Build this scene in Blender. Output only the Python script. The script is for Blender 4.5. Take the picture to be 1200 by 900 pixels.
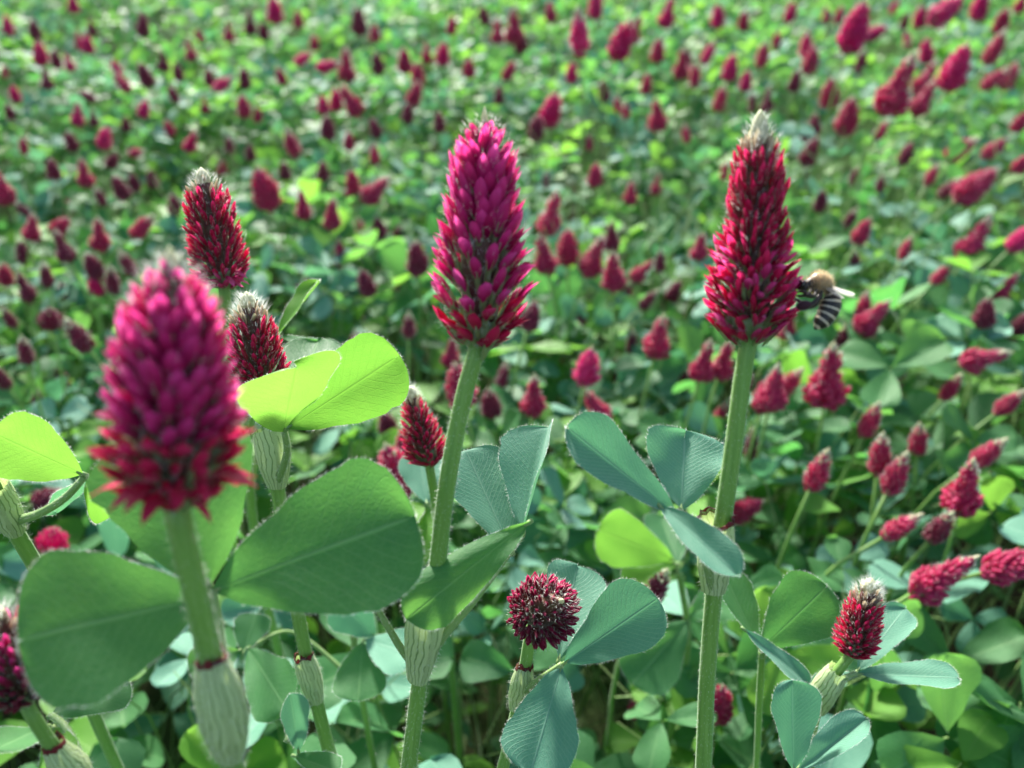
import bpy, math, random
import numpy as np
from mathutils import Vector, Matrix, Quaternion

# ------------------------------------------------------------------ camera, sky, sun, exposure
for o in list(bpy.data.objects): bpy.data.objects.remove(o)
SC = bpy.context.scene
COL = SC.collection
PITCH = math.radians(31.0)
CAMZ = 0.62
FPX = 1000.0                                     # focal length in photo pixels (photo 1200 wide)
cam = bpy.data.cameras.new('camera')
cam.sensor_width = 36.0; cam.lens = 36.0*FPX/1200.0
cam.clip_start = 0.01; cam.clip_end = 2000
cam.dof.use_dof = True; cam.dof.focus_distance = 0.252; cam.dof.aperture_fstop = 9.8
camo = bpy.data.objects.new('camera', cam); COL.objects.link(camo)
camo.location = (0, 0, CAMZ); camo.rotation_euler = (math.pi/2-PITCH, 0, 0)
SC.camera = camo

SUN_AZ, SUN_EL = math.radians(-16), math.radians(33)
W = bpy.data.worlds.new('World'); SC.world = W; W.use_nodes = True
wn = W.node_tree
sky = wn.nodes.new('ShaderNodeTexSky'); sky.sky_type = 'NISHITA'; sky.sun_disc = False
sky.sun_elevation = SUN_EL; sky.sun_rotation = SUN_AZ
sky.air_density = 1.3; sky.dust_density = 2.0; sky.ozone_density = 1.5
bg = wn.nodes['Background']; bg.inputs['Strength'].default_value = 0.108
wn.links.new(sky.outputs[0], bg.inputs['Color'])
sun = bpy.data.lights.new('sun', 'SUN'); sun.energy = 5.0; sun.angle = math.radians(7); sun.color = (1.0, 0.96, 0.88)
suno = bpy.data.objects.new('sun', sun); COL.objects.link(suno)
SDIR = Vector((math.sin(SUN_AZ)*math.cos(SUN_EL), math.cos(SUN_AZ)*math.cos(SUN_EL), math.sin(SUN_EL)))
suno.rotation_euler = SDIR.to_track_quat('Z', 'Y').to_euler(); suno.location = (-2, 4, 5)
SC.view_settings.view_transform = 'Standard'; SC.view_settings.look = 'None'
SC.view_settings.gamma = 1.0; SC.view_settings.exposure = 1.52; SC.view_settings.use_curve_mapping = False
SC.render.engine = 'CYCLES'
cy = SC.cycles
cy.use_denoising = True; cy.max_bounces = 6; cy.diffuse_bounces = 4; cy.transmission_bounces = 4; cy.transparent_max_bounces = 5
cy.glossy_bounces = 2; cy.caustics_reflective = False; cy.caustics_refractive = False
cy.sample_clamp_indirect = 6.0

rng = np.random.default_rng(7)
random.seed(7)
cp, sp = math.cos(PITCH), math.sin(PITCH)
CR, CU, CF = Vector((1, 0, 0)), Vector((0, sp, cp)), Vector((0, cp, -sp))
def P(px, py, d):
    """photo pixel + depth along the view axis -> world point"""
    return Vector((0, 0, CAMZ)) + CR*((px-600)/FPX*d) + CU*((450-py)/FPX*d) + CF*d
def CV(v):
    """camera-space direction (right, up, towards camera) -> world"""
    return CR*v[0] + CU*v[1] - CF*v[2]

# ------------------------------------------------------------------ materials
MATS = {}
def newmat(name):
    m = bpy.data.materials.new(name); m.use_nodes = True
    nt = m.node_tree; nt.nodes.clear()
    MATS[name] = m
    out = nt.nodes.new('ShaderNodeOutputMaterial')
    return m, nt, out
def N(nt, typ, **kw):
    n = nt.nodes.new(typ)
    for k, v in kw.items(): setattr(n, k, v)
    return n
def math_(nt, op, a, b=None, c=None, clamp=False):
    n = N(nt, 'ShaderNodeMath', operation=op); n.use_clamp = clamp
    for i, v in enumerate((a, b, c)):
        if v is None: continue
        if isinstance(v, (int, float)): n.inputs[i].default_value = v
        else: nt.links.new(v, n.inputs[i])
    return n.outputs[0]
def ramp(nt, fac, stops):
    r = N(nt, 'ShaderNodeValToRGB')
    e = r.color_ramp.elements
    while len(e) < len(stops): e.new(0.5)
    for el, (p, c) in zip(e, stops): el.position = p; el.color = (*c, 1)
    nt.links.new(fac, r.inputs[0]); return r.outputs[0]
def mixc(nt, fac, a, b, mode='MIX'):
    n = N(nt, 'ShaderNodeMix', data_type='RGBA', blend_type=mode)
    for s, v in ((n.inputs[0], fac), (n.inputs[6], a), (n.inputs[7], b)):
        if isinstance(v, (int, float)): s.default_value = v
        elif isinstance(v, tuple): s.default_value = (*v, 1)
        else: nt.links.new(v, s)
    return n.outputs[2]
def shade(nt, out, col, tcol, trans, rough=0.5, spec=0.3, sheen=0.0, bump=None, bstr=0.3, bdist=0.0004, sheen_tint=(0.85, 1, 0.95)):
    b = N(nt, 'ShaderNodeBsdfPrincipled')
    L = nt.links
    if isinstance(col, tuple): b.inputs['Base Color'].default_value = (*col, 1)
    else: L.new(col, b.inputs['Base Color'])
    b.inputs['Roughness'].default_value = rough
    b.inputs['Specular IOR Level'].default_value = spec
    b.inputs['Sheen Weight'].default_value = sheen; b.inputs['Sheen Roughness'].default_value = 0.35
    b.inputs['Sheen Tint'].default_value = (*sheen_tint, 1)
    t = N(nt, 'ShaderNodeBsdfTranslucent')
    if isinstance(tcol, tuple): t.inputs[0].default_value = (*tcol, 1)
    else: L.new(tcol, t.inputs[0])
    if bump is not None:
        bp = N(nt, 'ShaderNodeBump'); bp.inputs['Strength'].default_value = bstr; bp.inputs['Distance'].default_value = bdist
        L.new(bump, bp.inputs['Height']); L.new(bp.outputs[0], b.inputs['Normal']); L.new(bp.outputs[0], t.inputs['Normal'])
    ms = N(nt, 'ShaderNodeMixShader'); ms.inputs[0].default_value = trans
    L.new(b.outputs[0], ms.inputs[1]); L.new(t.outputs[0], ms.inputs[2]); L.new(ms.outputs[0], out.inputs[0])
    return b

def leaf_mat(name, c_dark, c_light, t_dark, t_light, trans=0.45, sheen=0.25, rough=0.55, spec=0.22, vein=(0.30, 0.42, 0.16), veinf=0.55, nvein=12.0, vw=0.07):
    m, nt, out = newmat(name)
    L = nt.links
    uv = N(nt, 'ShaderNodeUVMap'); uv.uv_map = 'uv'
    sx = N(nt, 'ShaderNodeSeparateXYZ'); L.new(uv.outputs[0], sx.inputs[0])
    u, v = sx.outputs[0], sx.outputs[1]
    y = math_(nt, 'ABSOLUTE', math_(nt, 'MULTIPLY_ADD', v, 2.0, -1.0))
    tc = N(nt, 'ShaderNodeTexCoord')
    nz = N(nt, 'ShaderNodeTexNoise'); nz.inputs['Scale'].default_value = 120; nz.inputs['Detail'].default_value = 3
    L.new(tc.outputs['Object'], nz.inputs['Vector'])
    nf = N(nt, 'ShaderNodeTexNoise'); nf.inputs['Scale'].default_value = 900; nf.inputs['Detail'].default_value = 2
    L.new(tc.outputs['Object'], nf.inputs['Vector'])
    ph = math_(nt, 'MULTIPLY', math_(nt, 'SUBTRACT', u, math_(nt, 'MULTIPLY', y, 0.30)), nvein)
    ph = math_(nt, 'ADD', ph, math_(nt, 'MULTIPLY', nz.outputs[0], 0.5))
    fr = math_(nt, 'ABSOLUTE', math_(nt, 'SUBTRACT', math_(nt, 'FRACT', ph), 0.5))     # 0 at a vein
    side = math_(nt, 'SUBTRACT', 1.0, math_(nt, 'DIVIDE', fr, vw), clamp=True)
    mid = math_(nt, 'SUBTRACT', 1.0, math_(nt, 'DIVIDE', y, 0.045), clamp=True)
    net = N(nt, 'ShaderNodeTexVoronoi', feature='DISTANCE_TO_EDGE'); net.inputs['Scale'].default_value = 26
    L.new(uv.outputs[0], net.inputs['Vector'])
    fine = math_(nt, 'SUBTRACT', 1.0, math_(nt, 'DIVIDE', net.outputs[0], 0.10), clamp=True)
    ve = math_(nt, 'MAXIMUM', math_(nt, 'MAXIMUM', math_(nt, 'MULTIPLY', side, 0.75), math_(nt, 'MULTIPLY', fine, 0.30)), mid)
    at = N(nt, 'ShaderNodeAttribute'); at.attribute_name = 'rnd'
    oi = N(nt, 'ShaderNodeObjectInfo')
    rv = math_(nt, 'FRACT', math_(nt, 'ADD', at.outputs['Fac'], oi.outputs['Random']))
    f = math_(nt, 'ADD', math_(nt, 'MULTIPLY', rv, 0.65), math_(nt, 'MULTIPLY', nz.outputs[0], 0.45), clamp=True)
    c = ramp(nt, f, [(0.05, c_dark), (0.95, c_light)])
    c = mixc(nt, math_(nt, 'MULTIPLY', ve, veinf), c, vein)
    sp_ = math_(nt, 'GREATER_THAN', nf.outputs[0], 0.72)
    c = mixc(nt, math_(nt, 'MULTIPLY', sp_, 0.12), c, (0.30, 0.34, 0.10))
    t = ramp(nt, f, [(0.05, t_dark), (0.95, t_light)])
    t = mixc(nt, math_(nt, 'MULTIPLY', ve, 0.30), t, (0.10, 0.22, 0.02))
    h = math_(nt, 'ADD', math_(nt, 'MULTIPLY', ve, -1.0), math_(nt, 'MULTIPLY', nf.outputs[0], 0.5))
    shade(nt, out, c, t, trans, rough, spec, sheen, bump=h, bstr=0.45, bdist=0.0003)
    return m
leaf_mat('leaf', (0.020, 0.100, 0.040), (0.055, 0.190, 0.062), (0.07, 0.34, 0.08), (0.24, 0.56, 0.09), trans=0.42, sheen=0.05, vein=(0.26, 0.48, 0.20), veinf=0.62, vw=0.045)
leaf_mat('leaf_hairy', (0.062, 0.200, 0.130), (0.115, 0.300, 0.205), (0.09, 0.34, 0.14), (0.17, 0.46, 0.20), trans=0.30, sheen=0.42, rough=0.6, vein=(0.32, 0.52, 0.38), veinf=0.5, nvein=19.0, vw=0.10)
leaf_mat('leaf_backlit', (0.075, 0.240, 0.030), (0.130, 0.320, 0.040), (0.15, 0.40, 0.045), (0.26, 0.54, 0.07), trans=0.48, sheen=0.04, rough=0.5, vein=(0.24, 0.42, 0.10), vw=0.05)  # lighter, yellower copy of leaf: sunlight shining through is put into its colour

def stem_mat(name, c0, c1, tr=(0.25, 0.45, 0.10)):
    m, nt, out = newmat(name); L = nt.links
    uv = N(nt, 'ShaderNodeUVMap'); uv.uv_map = 'uv'
    mp = N(nt, 'ShaderNodeMapping'); mp.inputs['Scale'].default_value = (14, 1.2, 1); L.new(uv.outputs[0], mp.inputs[0])
    nz = N(nt, 'ShaderNodeTexNoise'); nz.inputs['Scale'].default_value = 1.0; nz.inputs['Detail'].default_value = 3; L.new(mp.outputs[0], nz.inputs['Vector'])
    c = ramp(nt, nz.outputs[0], [(0.3, c0), (0.7, c1)])
    shade(nt, out, c, tr, 0.22, 0.5, 0.35, 0.25, bump=nz.outputs[0], bstr=0.25, bdist=0.0003)
stem_mat('stem', (0.120, 0.260, 0.050), (0.230, 0.400, 0.100))
stem_mat('petiole', (0.170, 0.290, 0.085), (0.290, 0.430, 0.160))

m, nt, out = newmat('sheath')
L = nt.links
uv = N(nt, 'ShaderNodeUVMap'); uv.uv_map = 'uv'
nz = N(nt, 'ShaderNodeTexNoise'); nz.inputs['Scale'].default_value = 3.0; nz.inputs['Detail'].default_value = 2
L.new(uv.outputs[0], nz.inputs['Vector'])
sx = N(nt, 'ShaderNodeSeparateXYZ'); L.new(uv.outputs[0], sx.inputs[0])
ph = math_(nt, 'ADD', math_(nt, 'MULTIPLY', sx.outputs[0], 19.0), math_(nt, 'MULTIPLY', nz.outputs[0], 3.0))
fr = math_(nt, 'ABSOLUTE', math_(nt, 'SUBTRACT', math_(nt, 'FRACT', ph), 0.5))
vn = math_(nt, 'SUBTRACT', 1.0, math_(nt, 'DIVIDE', fr, 0.16), clamp=True)
c = mixc(nt, vn, (0.56, 0.68, 0.36), (0.045, 0.160, 0.030))
shade(nt, out, c, (0.45, 0.60, 0.22), 0.35, 0.55, 0.3, 0.1, bump=vn, bstr=0.4)
m, nt, out = newmat('sheath_rim')
nz = N(nt, 'ShaderNodeTexNoise'); nz.inputs['Scale'].default_value = 900
shade(nt, out, ramp(nt, nz.outputs[0], [(0.35, (0.05, 0.006, 0.01)), (0.7, (0.22, 0.03, 0.03))]), (0.3, 0.03, 0.02), 0.2, 0.6, 0.2, 0.2)

def petal_mat(name, c0, c1, t0, t1, trans=0.5, sheen=0.25):
    m, nt, out = newmat(name); L = nt.links
    oi = N(nt, 'ShaderNodeObjectInfo')
    at = N(nt, 'ShaderNodeAttribute'); at.attribute_name = 'rnd'
    uv = N(nt, 'ShaderNodeUVMap'); uv.uv_map = 'uv'
    sx = N(nt, 'ShaderNodeSeparateXYZ'); L.new(uv.outputs[0], sx.inputs[0])
    rv = math_(nt, 'FRACT', math_(nt, 'ADD', at.outputs['Fac'], oi.outputs['Random']))
    mp = N(nt, 'ShaderNodeMapping'); mp.inputs['Scale'].default_value = (2, 16, 1); L.new(uv.outputs[0], mp.inputs[0])
    nz = N(nt, 'ShaderNodeTexNoise'); nz.inputs['Scale'].default_value = 1.5; nz.inputs['Detail'].default_value = 2; L.new(mp.outputs[0], nz.inputs['Vector'])
    f = math_(nt, 'ADD', math_(nt, 'MULTIPLY', rv, 0.55), math_(nt, 'MULTIPLY', nz.outputs[0], 0.45), clamp=True)
    f = math_(nt, 'ADD', f, math_(nt, 'MULTIPLY_ADD', sx.outputs[0], 0.5, -0.3), clamp=True)
    shade(nt, out, ramp(nt, f, [(0.1, c0), (0.95, c1)]), ramp(nt, f, [(0.1, t0), (0.95, t1)]), trans, 0.5, 0.25, sheen, sheen_tint=(1, 0.72, 0.80))
petal_mat('petal_magenta', (0.30, 0.005, 0.075), (0.62, 0.040, 0.250), (0.80, 0.015, 0.24), (1.0, 0.16, 0.54), trans=0.55)
petal_mat('petal_crimson', (0.26, 0.004, 0.034), (0.58, 0.018, 0.105), (0.75, 0.010, 0.10), (1.0, 0.06, 0.28), trans=0.54)
petal_mat('petal_dark', (0.11, 0.005, 0.024), (0.29, 0.016, 0.072), (0.30, 0.008, 0.05), (0.62, 0.03, 0.16), trans=0.42)
petal_mat('petal_field', (0.32, 0.014, 0.075), (0.64, 0.050, 0.190), (0.55, 0.02, 0.11), (0.90, 0.10, 0.28), trans=0.48, sheen=0.7)
petal_mat('petal_field_dark', (0.12, 0.010, 0.034), (0.32, 0.035, 0.095), (0.30, 0.015, 0.07), (0.60, 0.06, 0.19), trans=0.42, sheen=0.7)
petal_mat('petal_pink', (0.46, 0.012, 0.120), (0.74, 0.080, 0.310), (0.80, 0.03, 0.28), (1.0, 0.18, 0.54), trans=0.52)
petal_mat('petal_pale', (0.42, 0.30, 0.20), (0.60, 0.56, 0.38), (0.6, 0.4, 0.28), (0.75, 0.68, 0.45), trans=0.45)

def plain(name, col, tcol, trans, rough=0.5, sheen=0.2, spec=0.3, var=None, scale=400):
    m, nt, out = newmat(name)
    if var:
        nz = N(nt, 'ShaderNodeTexNoise'); nz.inputs['Scale'].default_value = scale; nz.inputs['Detail'].default_value = 3
        tc = N(nt, 'ShaderNodeTexCoord'); nt.links.new(tc.outputs['Object'], nz.inputs['Vector'])
        col = ramp(nt, nz.outputs[0], [(0.3, col), (0.7, var)])
    shade(nt, out, col, tcol, trans, rough, spec, sheen)
plain('calyx', (0.22, 0.33, 0.12), (0.45, 0.55, 0.22), 0.45, var=(0.36, 0.46, 0.22))
plain('calyx_red', (0.20, 0.020, 0.035), (0.50, 0.06, 0.09), 0.4, var=(0.26, 0.09, 0.07))
plain('head_core', (0.10, 0.012, 0.02), (0.2, 0.02, 0.03), 0.1, var=(0.10, 0.09, 0.04))
plain('head_base', (0.17, 0.27, 0.10), (0.3, 0.45, 0.15), 0.2, var=(0.30, 0.40, 0.20))
plain('tip_bud', (0.52, 0.55, 0.34), (0.65, 0.65, 0.40), 0.35, var=(0.66, 0.62, 0.42))
plain('hair', (0.80, 0.84, 0.80), (0.9, 0.92, 0.88), 0.5, rough=0.4, sheen=0.0)
plain('grass', (0.16, 0.28, 0.08), (0.30, 0.45, 0.10), 0.35, var=(0.28, 0.36, 0.16), scale=40)
plain('bee_hair', (0.66, 0.52, 0.32), (0.80, 0.64, 0.40), 0.4, var=(0.50, 0.36, 0.20), scale=2500)
plain('bee_eye', (0.012, 0.008, 0.008), (0, 0, 0), 0.0, rough=0.2, sheen=0, spec=0.6)
plain('bee_leg', (0.022, 0.014, 0.012), (0.05, 0.02, 0.01), 0.05, rough=0.35, sheen=0.3, var=(0.05, 0.03, 0.02), scale=3000)
plain('pollen', (0.030, 0.010, 0.014), (0.1, 0.02, 0.02), 0.05, rough=0.9, sheen=0.3, var=(0.06, 0.02, 0.03), scale=4000)

m, nt, out = newmat('bee_body'); L = nt.links
uv = N(nt, 'ShaderNodeUVMap'); uv.uv_map = 'uv'
sx = N(nt, 'ShaderNodeSeparateXYZ'); L.new(uv.outputs[0], sx.inputs[0])
nz = N(nt, 'ShaderNodeTexNoise'); nz.inputs['Scale'].default_value = 2500; nz.inputs['Detail'].default_value = 3
tc = N(nt, 'ShaderNodeTexCoord'); L.new(tc.outputs['Object'], nz.inputs['Vector'])
uu = math_(nt, 'ADD', sx.outputs[0], math_(nt, 'MULTIPLY_ADD', nz.outputs[0], 0.02, -0.01))
c = ramp(nt, uu, [(0.0, (0.02, 0.014, 0.01)), (0.17, (0.03, 0.02, 0.015)), (0.24, (0.30, 0.20, 0.09)), (0.38, (0.34, 0.22, 0.10)), (0.44, (0.06, 0.035, 0.02)), (0.50, (0.16, 0.09, 0.04))])
band = math_(nt, 'FRACT', math_(nt, 'MULTIPLY_ADD', uu, 10.5, -4.95))
isb = math_(nt, 'MULTIPLY', math_(nt, 'LESS_THAN', band, 0.30), math_(nt, 'GREATER_THAN', uu, 0.48))
c2 = mixc(nt, isb, (0.018, 0.012, 0.010), (0.50, 0.42, 0.30))
c = mixc(nt, math_(nt, 'GREATER_THAN', uu, 0.48), c, c2)
shade(nt, out, c, (0.1, 0.05, 0.02), 0.03, 0.42, 0.4, 0.4, bump=nz.outputs[0], bstr=0.5, bdist=0.0002)

m, nt, out = newmat('bee_wing'); L = nt.links
uv = N(nt, 'ShaderNodeUVMap'); uv.uv_map = 'uv'
vo = N(nt, 'ShaderNodeTexVoronoi', feature='DISTANCE_TO_EDGE'); vo.inputs['Scale'].default_value = 5
L.new(uv.outputs[0], vo.inputs['Vector'])
vein = math_(nt, 'LESS_THAN', vo.outputs[0], 0.045)
tr = N(nt, 'ShaderNodeBsdfTransparent')
pb = N(nt, 'ShaderNodeBsdfPrincipled')
L.new(mixc(nt, vein, (0.82, 0.76, 0.76), (0.14, 0.09, 0.06)), pb.inputs['Base Color']); pb.inputs['Roughness'].default_value = 0.25
tl = N(nt, 'ShaderNodeBsdfTranslucent'); tl.inputs[0].default_value = (0.85, 0.8, 0.8, 1)
m1 = N(nt, 'ShaderNodeMixShader'); m1.inputs[0].default_value = 0.4; L.new(pb.outputs[0], m1.inputs[1]); L.new(tl.outputs[0], m1.inputs[2])
m2 = N(nt, 'ShaderNodeMixShader'); L.new(math_(nt, 'MAXIMUM', math_(nt, 'MULTIPLY', vein, 0.85), 0.55), m2.inputs[0])
L.new(tr.outputs[0], m2.inputs[1]); L.new(m1.outputs[0], m2.inputs[2]); L.new(m2.outputs[0], out.inputs[0])

m, nt, out = newmat('soil'); L = nt.links
tc = N(nt, 'ShaderNodeTexCoord')
nz = N(nt, 'ShaderNodeTexNoise'); nz.inputs['Scale'].default_value = 30; nz.inputs['Detail'].default_value = 6; L.new(tc.outputs['Object'], nz.inputs['Vector'])
n2 = N(nt, 'ShaderNodeTexNoise'); n2.inputs['Scale'].default_value = 2.5; n2.inputs['Detail'].default_value = 4; L.new(tc.outputs['Object'], n2.inputs['Vector'])
c = ramp(nt, nz.outputs[0], [(0.3, (0.025, 0.018, 0.012)), (0.7, (0.075, 0.055, 0.035))])
c = mixc(nt, ramp(nt, n2.outputs[0], [(0.35, (0, 0, 0)), (0.6, (1, 1, 1))]), c, (0.035, 0.075, 0.02))
shade(nt, out, c, (0, 0, 0), 0.0, 0.95, 0.1, 0, bump=nz.outputs[0], bstr=0.8, bdist=0.02)

# ------------------------------------------------------------------ mesh helpers
class MB:
    """collects geometry: verts, faces, per-vertex uv + rnd, per-face material"""
    def __init__(s): s.v = []; s.f = []; s.uv = []; s.r = []; s.m = []; s.n = 0
    def add(s, V, F, UV=None, mat=0, rnd=0.0):
        V = np.asarray(V, float)
        s.v.append(V); k = len(V)
        s.uv.append(np.zeros((k, 2)) if UV is None else np.asarray(UV, float))
        s.r.append(np.full(k, rnd) if np.isscalar(rnd) else np.asarray(rnd, float))
        n = s.n
        s.f.extend([tuple(i+n for i in f) for f in F]); s.m.extend([mat]*len(F))
        s.n += k
    def mesh(s, name, mats, smooth=True):
        V = np.concatenate(s.v); UV = np.concatenate(s.uv); R = np.concatenate(s.r)
        me = bpy.data.meshes.new(name)
        me.from_pydata(V.tolist(), [], s.f)
        finish(me, UV, R, s.m, mats, smooth)
        return me
def finish(me, UV, R, midx, mats, smooth=True):
    li = np.empty(len(me.loops), np.int32); me.loops.foreach_get('vertex_index', li)
    ul = me.uv_layers.new(name='uv'); ul.data.foreach_set('uv', UV[li].astype(np.float32).ravel())
    a = me.attributes.new('rnd', 'FLOAT', 'POINT'); a.data.foreach_set('value', R.astype(np.float32))
    for mm in mats: me.materials.append(MATS[mm])
    me.polygons.foreach_set('material_index', np.asarray(midx, np.int32))
    if smooth: me.polygons.foreach_set('use_smooth', np.ones(len(me.polygons), bool))
    me.update()
def obj(name, me, parent=None, mat=None, matrix=None):
    o = bpy.data.objects.new(name, me); COL.objects.link(o)
    if parent is not None: o.parent = parent
    if matrix is not None: o.matrix_local = matrix
    if mat:
        o.material_slots[0].link = 'OBJECT'; o.material_slots[0].material = MATS[mat]
    return o
def thing(name, label, cat, loc, group=None):
    o = bpy.data.objects.new(name, None); COL.objects.link(o); o.location = loc; o.empty_display_size = 0.02
    o['label'] = label; o['category'] = cat
    if group: o['group'] = group
    return o
def grid_faces(nu, nv):
    return [(i*nv+j, i*nv+j+1, (i+1)*nv+j+1, (i+1)*nv+j) for i in range(nu-1) for j in range(nv-1)]
def ring_faces(nr, ns):
    return [(i*ns+j, i*ns+(j+1) % ns, (i+1)*ns+(j+1) % ns, (i+1)*ns+j) for i in range(nr-1) for j in range(ns)]
def spline(pts, n):
    """Catmull-Rom through pts (array k x d) -> n samples"""
    p = np.asarray([list(q) for q in pts], float)
    if len(p) == 2: p = np.array([p[0], (p[0]+p[1])/2, p[1]])
    h = np.linalg.norm(np.diff(p[:, :3], axis=0), axis=1); h = np.maximum(h, 1e-9)
    sl = np.diff(p, axis=0)/h[:, None]
    m = np.empty_like(p); m[0] = sl[0]; m[-1] = sl[-1]
    if len(p) > 2: m[1:-1] = (sl[:-1]*h[1:, None]+sl[1:]*h[:-1, None])/(h[1:]+h[:-1])[:, None]
    d = np.r_[0, np.cumsum(h)]; t = np.linspace(0, d[-1], n)
    k = np.clip(np.searchsorted(d, t, side='right')-1, 0, len(p)-2)
    hk = h[k][:, None]; w = ((t-d[k])/h[k])[:, None]
    return (2*w**3-3*w**2+1)*p[k]+(w**3-2*w**2+w)*hk*m[k]+(-2*w**3+3*w**2)*p[k+1]+(w**3-w**2)*hk*m[k+1]
def frames(C):
    T = np.gradient(C, axis=0); T /= np.linalg.norm(T, axis=1)[:, None]+1e-12
    ref = np.array([0.35, -0.9, 0.2]); A = np.zeros_like(C); B = np.zeros_like(C)
    a = ref - T[0]*ref.dot(T[0]); a /= np.linalg.norm(a)
    for i in range(len(C)):
        a = a - T[i]*a.dot(T[i]); a /= np.linalg.norm(a)
        A[i] = a; B[i] = np.cross(T[i], a)
    return T, A, B
def tube(mb, C, R, ns=8, mat=0, rnd=0.0, ridges=0.0):
    C = np.asarray(C, float); R = np.broadcast_to(np.asarray(R, float), (len(C),))
    T, A, B = frames(C)
    th = np.linspace(0, 2*np.pi, ns, endpoint=False)
    rr = R[:, None]*(1+ridges*np.cos(th*5)[None])
    V = C[:, None]+A[:, None]*(rr*np.cos(th))[..., None]+B[:, None]*(rr*np.sin(th))[..., None]
    s = np.r_[0, np.cumsum(np.linalg.norm(np.diff(C, axis=0), axis=1))]
    UV = np.stack(np.broadcast_arrays(th[None]/(2*np.pi), (s*40)[:, None]), -1)
    F = ring_faces(len(C), ns)
    k = len(C)*ns
    VV = np.vstack([V.reshape(-1, 3), C[0], C[-1]]); UU = np.vstack([UV.reshape(-1, 2), [0, 0], [0, 1]])
    F = F+[(j, k, (j+1) % ns) for j in range(ns)]+[((len(C)-1)*ns+j, (len(C)-1)*ns+(j+1) % ns, k+1) for j in range(ns)]
    mb.add(VV, F, UU, mat, rnd)
    return T, A, B
def hairs(mb, pos, dirs, lens, wid=0.000035, mat=1):
    """thin two-sided slivers"""
    pos = np.asarray(pos); dirs = np.asarray(dirs); dirs = dirs/(np.linalg.norm(dirs, axis=1)[:, None]+1e-12)
    s = np.cross(dirs, rng.normal(size=dirs.shape)); s /= np.linalg.norm(s, axis=1)[:, None]+1e-12
    n = len(pos); L_ = np.broadcast_to(np.asarray(lens, float), (n,))[:, None]
    V = np.empty((n, 3, 3)); V[:, 0] = pos-s*wid; V[:, 1] = pos+s*wid; V[:, 2] = pos+dirs*L_
    mb.add(V.reshape(-1, 3), [(3*i, 3*i+1, 3*i+2) for i in range(n)], None, mat)
def stem_hairs(mb, C, R, n, ln=0.0011, mat=1):
    C = np.asarray(C); R = np.broadcast_to(np.asarray(R, float), (len(C),)); T, A, B = frames(C)
    n = int(n*2.2); k = rng.random(n)*(len(C)-1.001); i = k.astype(int); w = (k-i)[:, None]
    c = C[i]*(1-w)+C[i+1]*w; th = rng.random(n)*2*np.pi
    d = A[i]*np.cos(th)[:, None]+B[i]*np.sin(th)[:, None]
    hairs(mb, c+d*R[i][:, None]*0.95, d+T[i]*rng.normal(0.25, 0.35, n)[:, None]+rng.normal(0, .2, (n, 3)), 1.1*ln*rng.uniform(0.4, 1.3, n), wid=.000028, mat=mat)

def leaflet_profile(u):
    return np.power(u, 0.72)*np.sqrt(np.clip(1-u**5.5, 0, 1))/0.815
def leaflet_geo(length, width, fold=0.2, curl=0.0, wave=0.04, nu=15, nv=11, notch=0.04, seed=0, roll=0.0, cup=0.0):
    """leaflet in local frame: x along midrib, y across, z = upper side"""
    r = np.random.default_rng(seed)
    s = np.linspace(0, 1, nu); u = np.sin(s*np.pi/2)**0.9; u[0] = 0.0
    v = np.linspace(-1, 1, nv)
    U, Vv = np.meshgrid(u, v, indexing='ij')
    hw = leaflet_profile(U)*width/2
    pe = r.uniform(0, 6.28, 4); sg = np.sign(Vv)
    edge = 1+0.016*r.normal(size=U.shape)*(np.abs(Vv) > 0.99)+0.030*np.sin(U*8+pe[0]+sg)+0.018*np.sin(U*19+pe[1]+2*sg)
    X = U*length - notch*length*np.exp(-(Vv/0.25)**2)*U**8
    Y = Vv*hw*edge
    ph = r.uniform(0, 6.28, 4)
    Z = fold*np.abs(Y) + curl*length*(U**2) + wave*length*(np.sin(U*7+ph[0]+Vv*2)*np.abs(Vv)**1.5*0.5+np.sin(Vv*4+ph[1]+U*3)*0.35*U) \
        + wave*length*0.22*np.sin(U*15+ph[2]+sg*1.5)*np.abs(Vv)**2 + r.uniform(-.16, .16)*Y*U + cup*(Y**2)/(width/2) + roll*np.maximum(Vv, 0)**3*width*0.5
    ang = curl*1.2*U
    X = X*np.cos(ang*0.5)
    UV = np.stack([U, (Vv+1)/2], -1)
    return np.stack([X, Y, Z], -1).reshape(-1, 3), grid_faces(nu, nv), UV.reshape(-1, 2)
def leaf_edge_hairs(mb, V, nu, nv, L_, n=150, mat=1, ln=0.0009):
    G = V.reshape(nu, nv, 3)
    path = np.vstack([G[1:, 0], G[-1, 1:-1], G[1:, -1][::-1]])
    ds = np.r_[0, np.cumsum(np.linalg.norm(np.diff(path, axis=0), axis=1))]
    q = rng.random(n)*ds[-1]; c = np.stack([np.interp(q, ds, path[:, a]) for a in range(3)], -1)
    ctr = np.array([0.45*L_, 0, 0]); d = c-ctr; d /= np.linalg.norm(d, axis=1)[:, None]+1e-9
    hairs(mb, c, d+rng.normal(0, .35, (n, 3)), ln*rng.uniform(.5, 1.2, n), wid=0.00003, mat=mat)

def frame_matrix(origin, x, n):
    x = Vector(x).normalized(); n = Vector(n); n = (n-x*n.dot(x)).normalized(); y = n.cross(x)
    M = Matrix((x, y, n)).transposed().to_4x4(); M.translation = origin
    return M
def axis_matrix(origin, z, spin=0.0):
    q = Vector((0, 0, 1)).rotation_difference(Vector(z).normalized())
    return Matrix.Translation(origin) @ q.to_matrix().to_4x4() @ Matrix.Rotation(spin, 4, 'Z')

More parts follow.
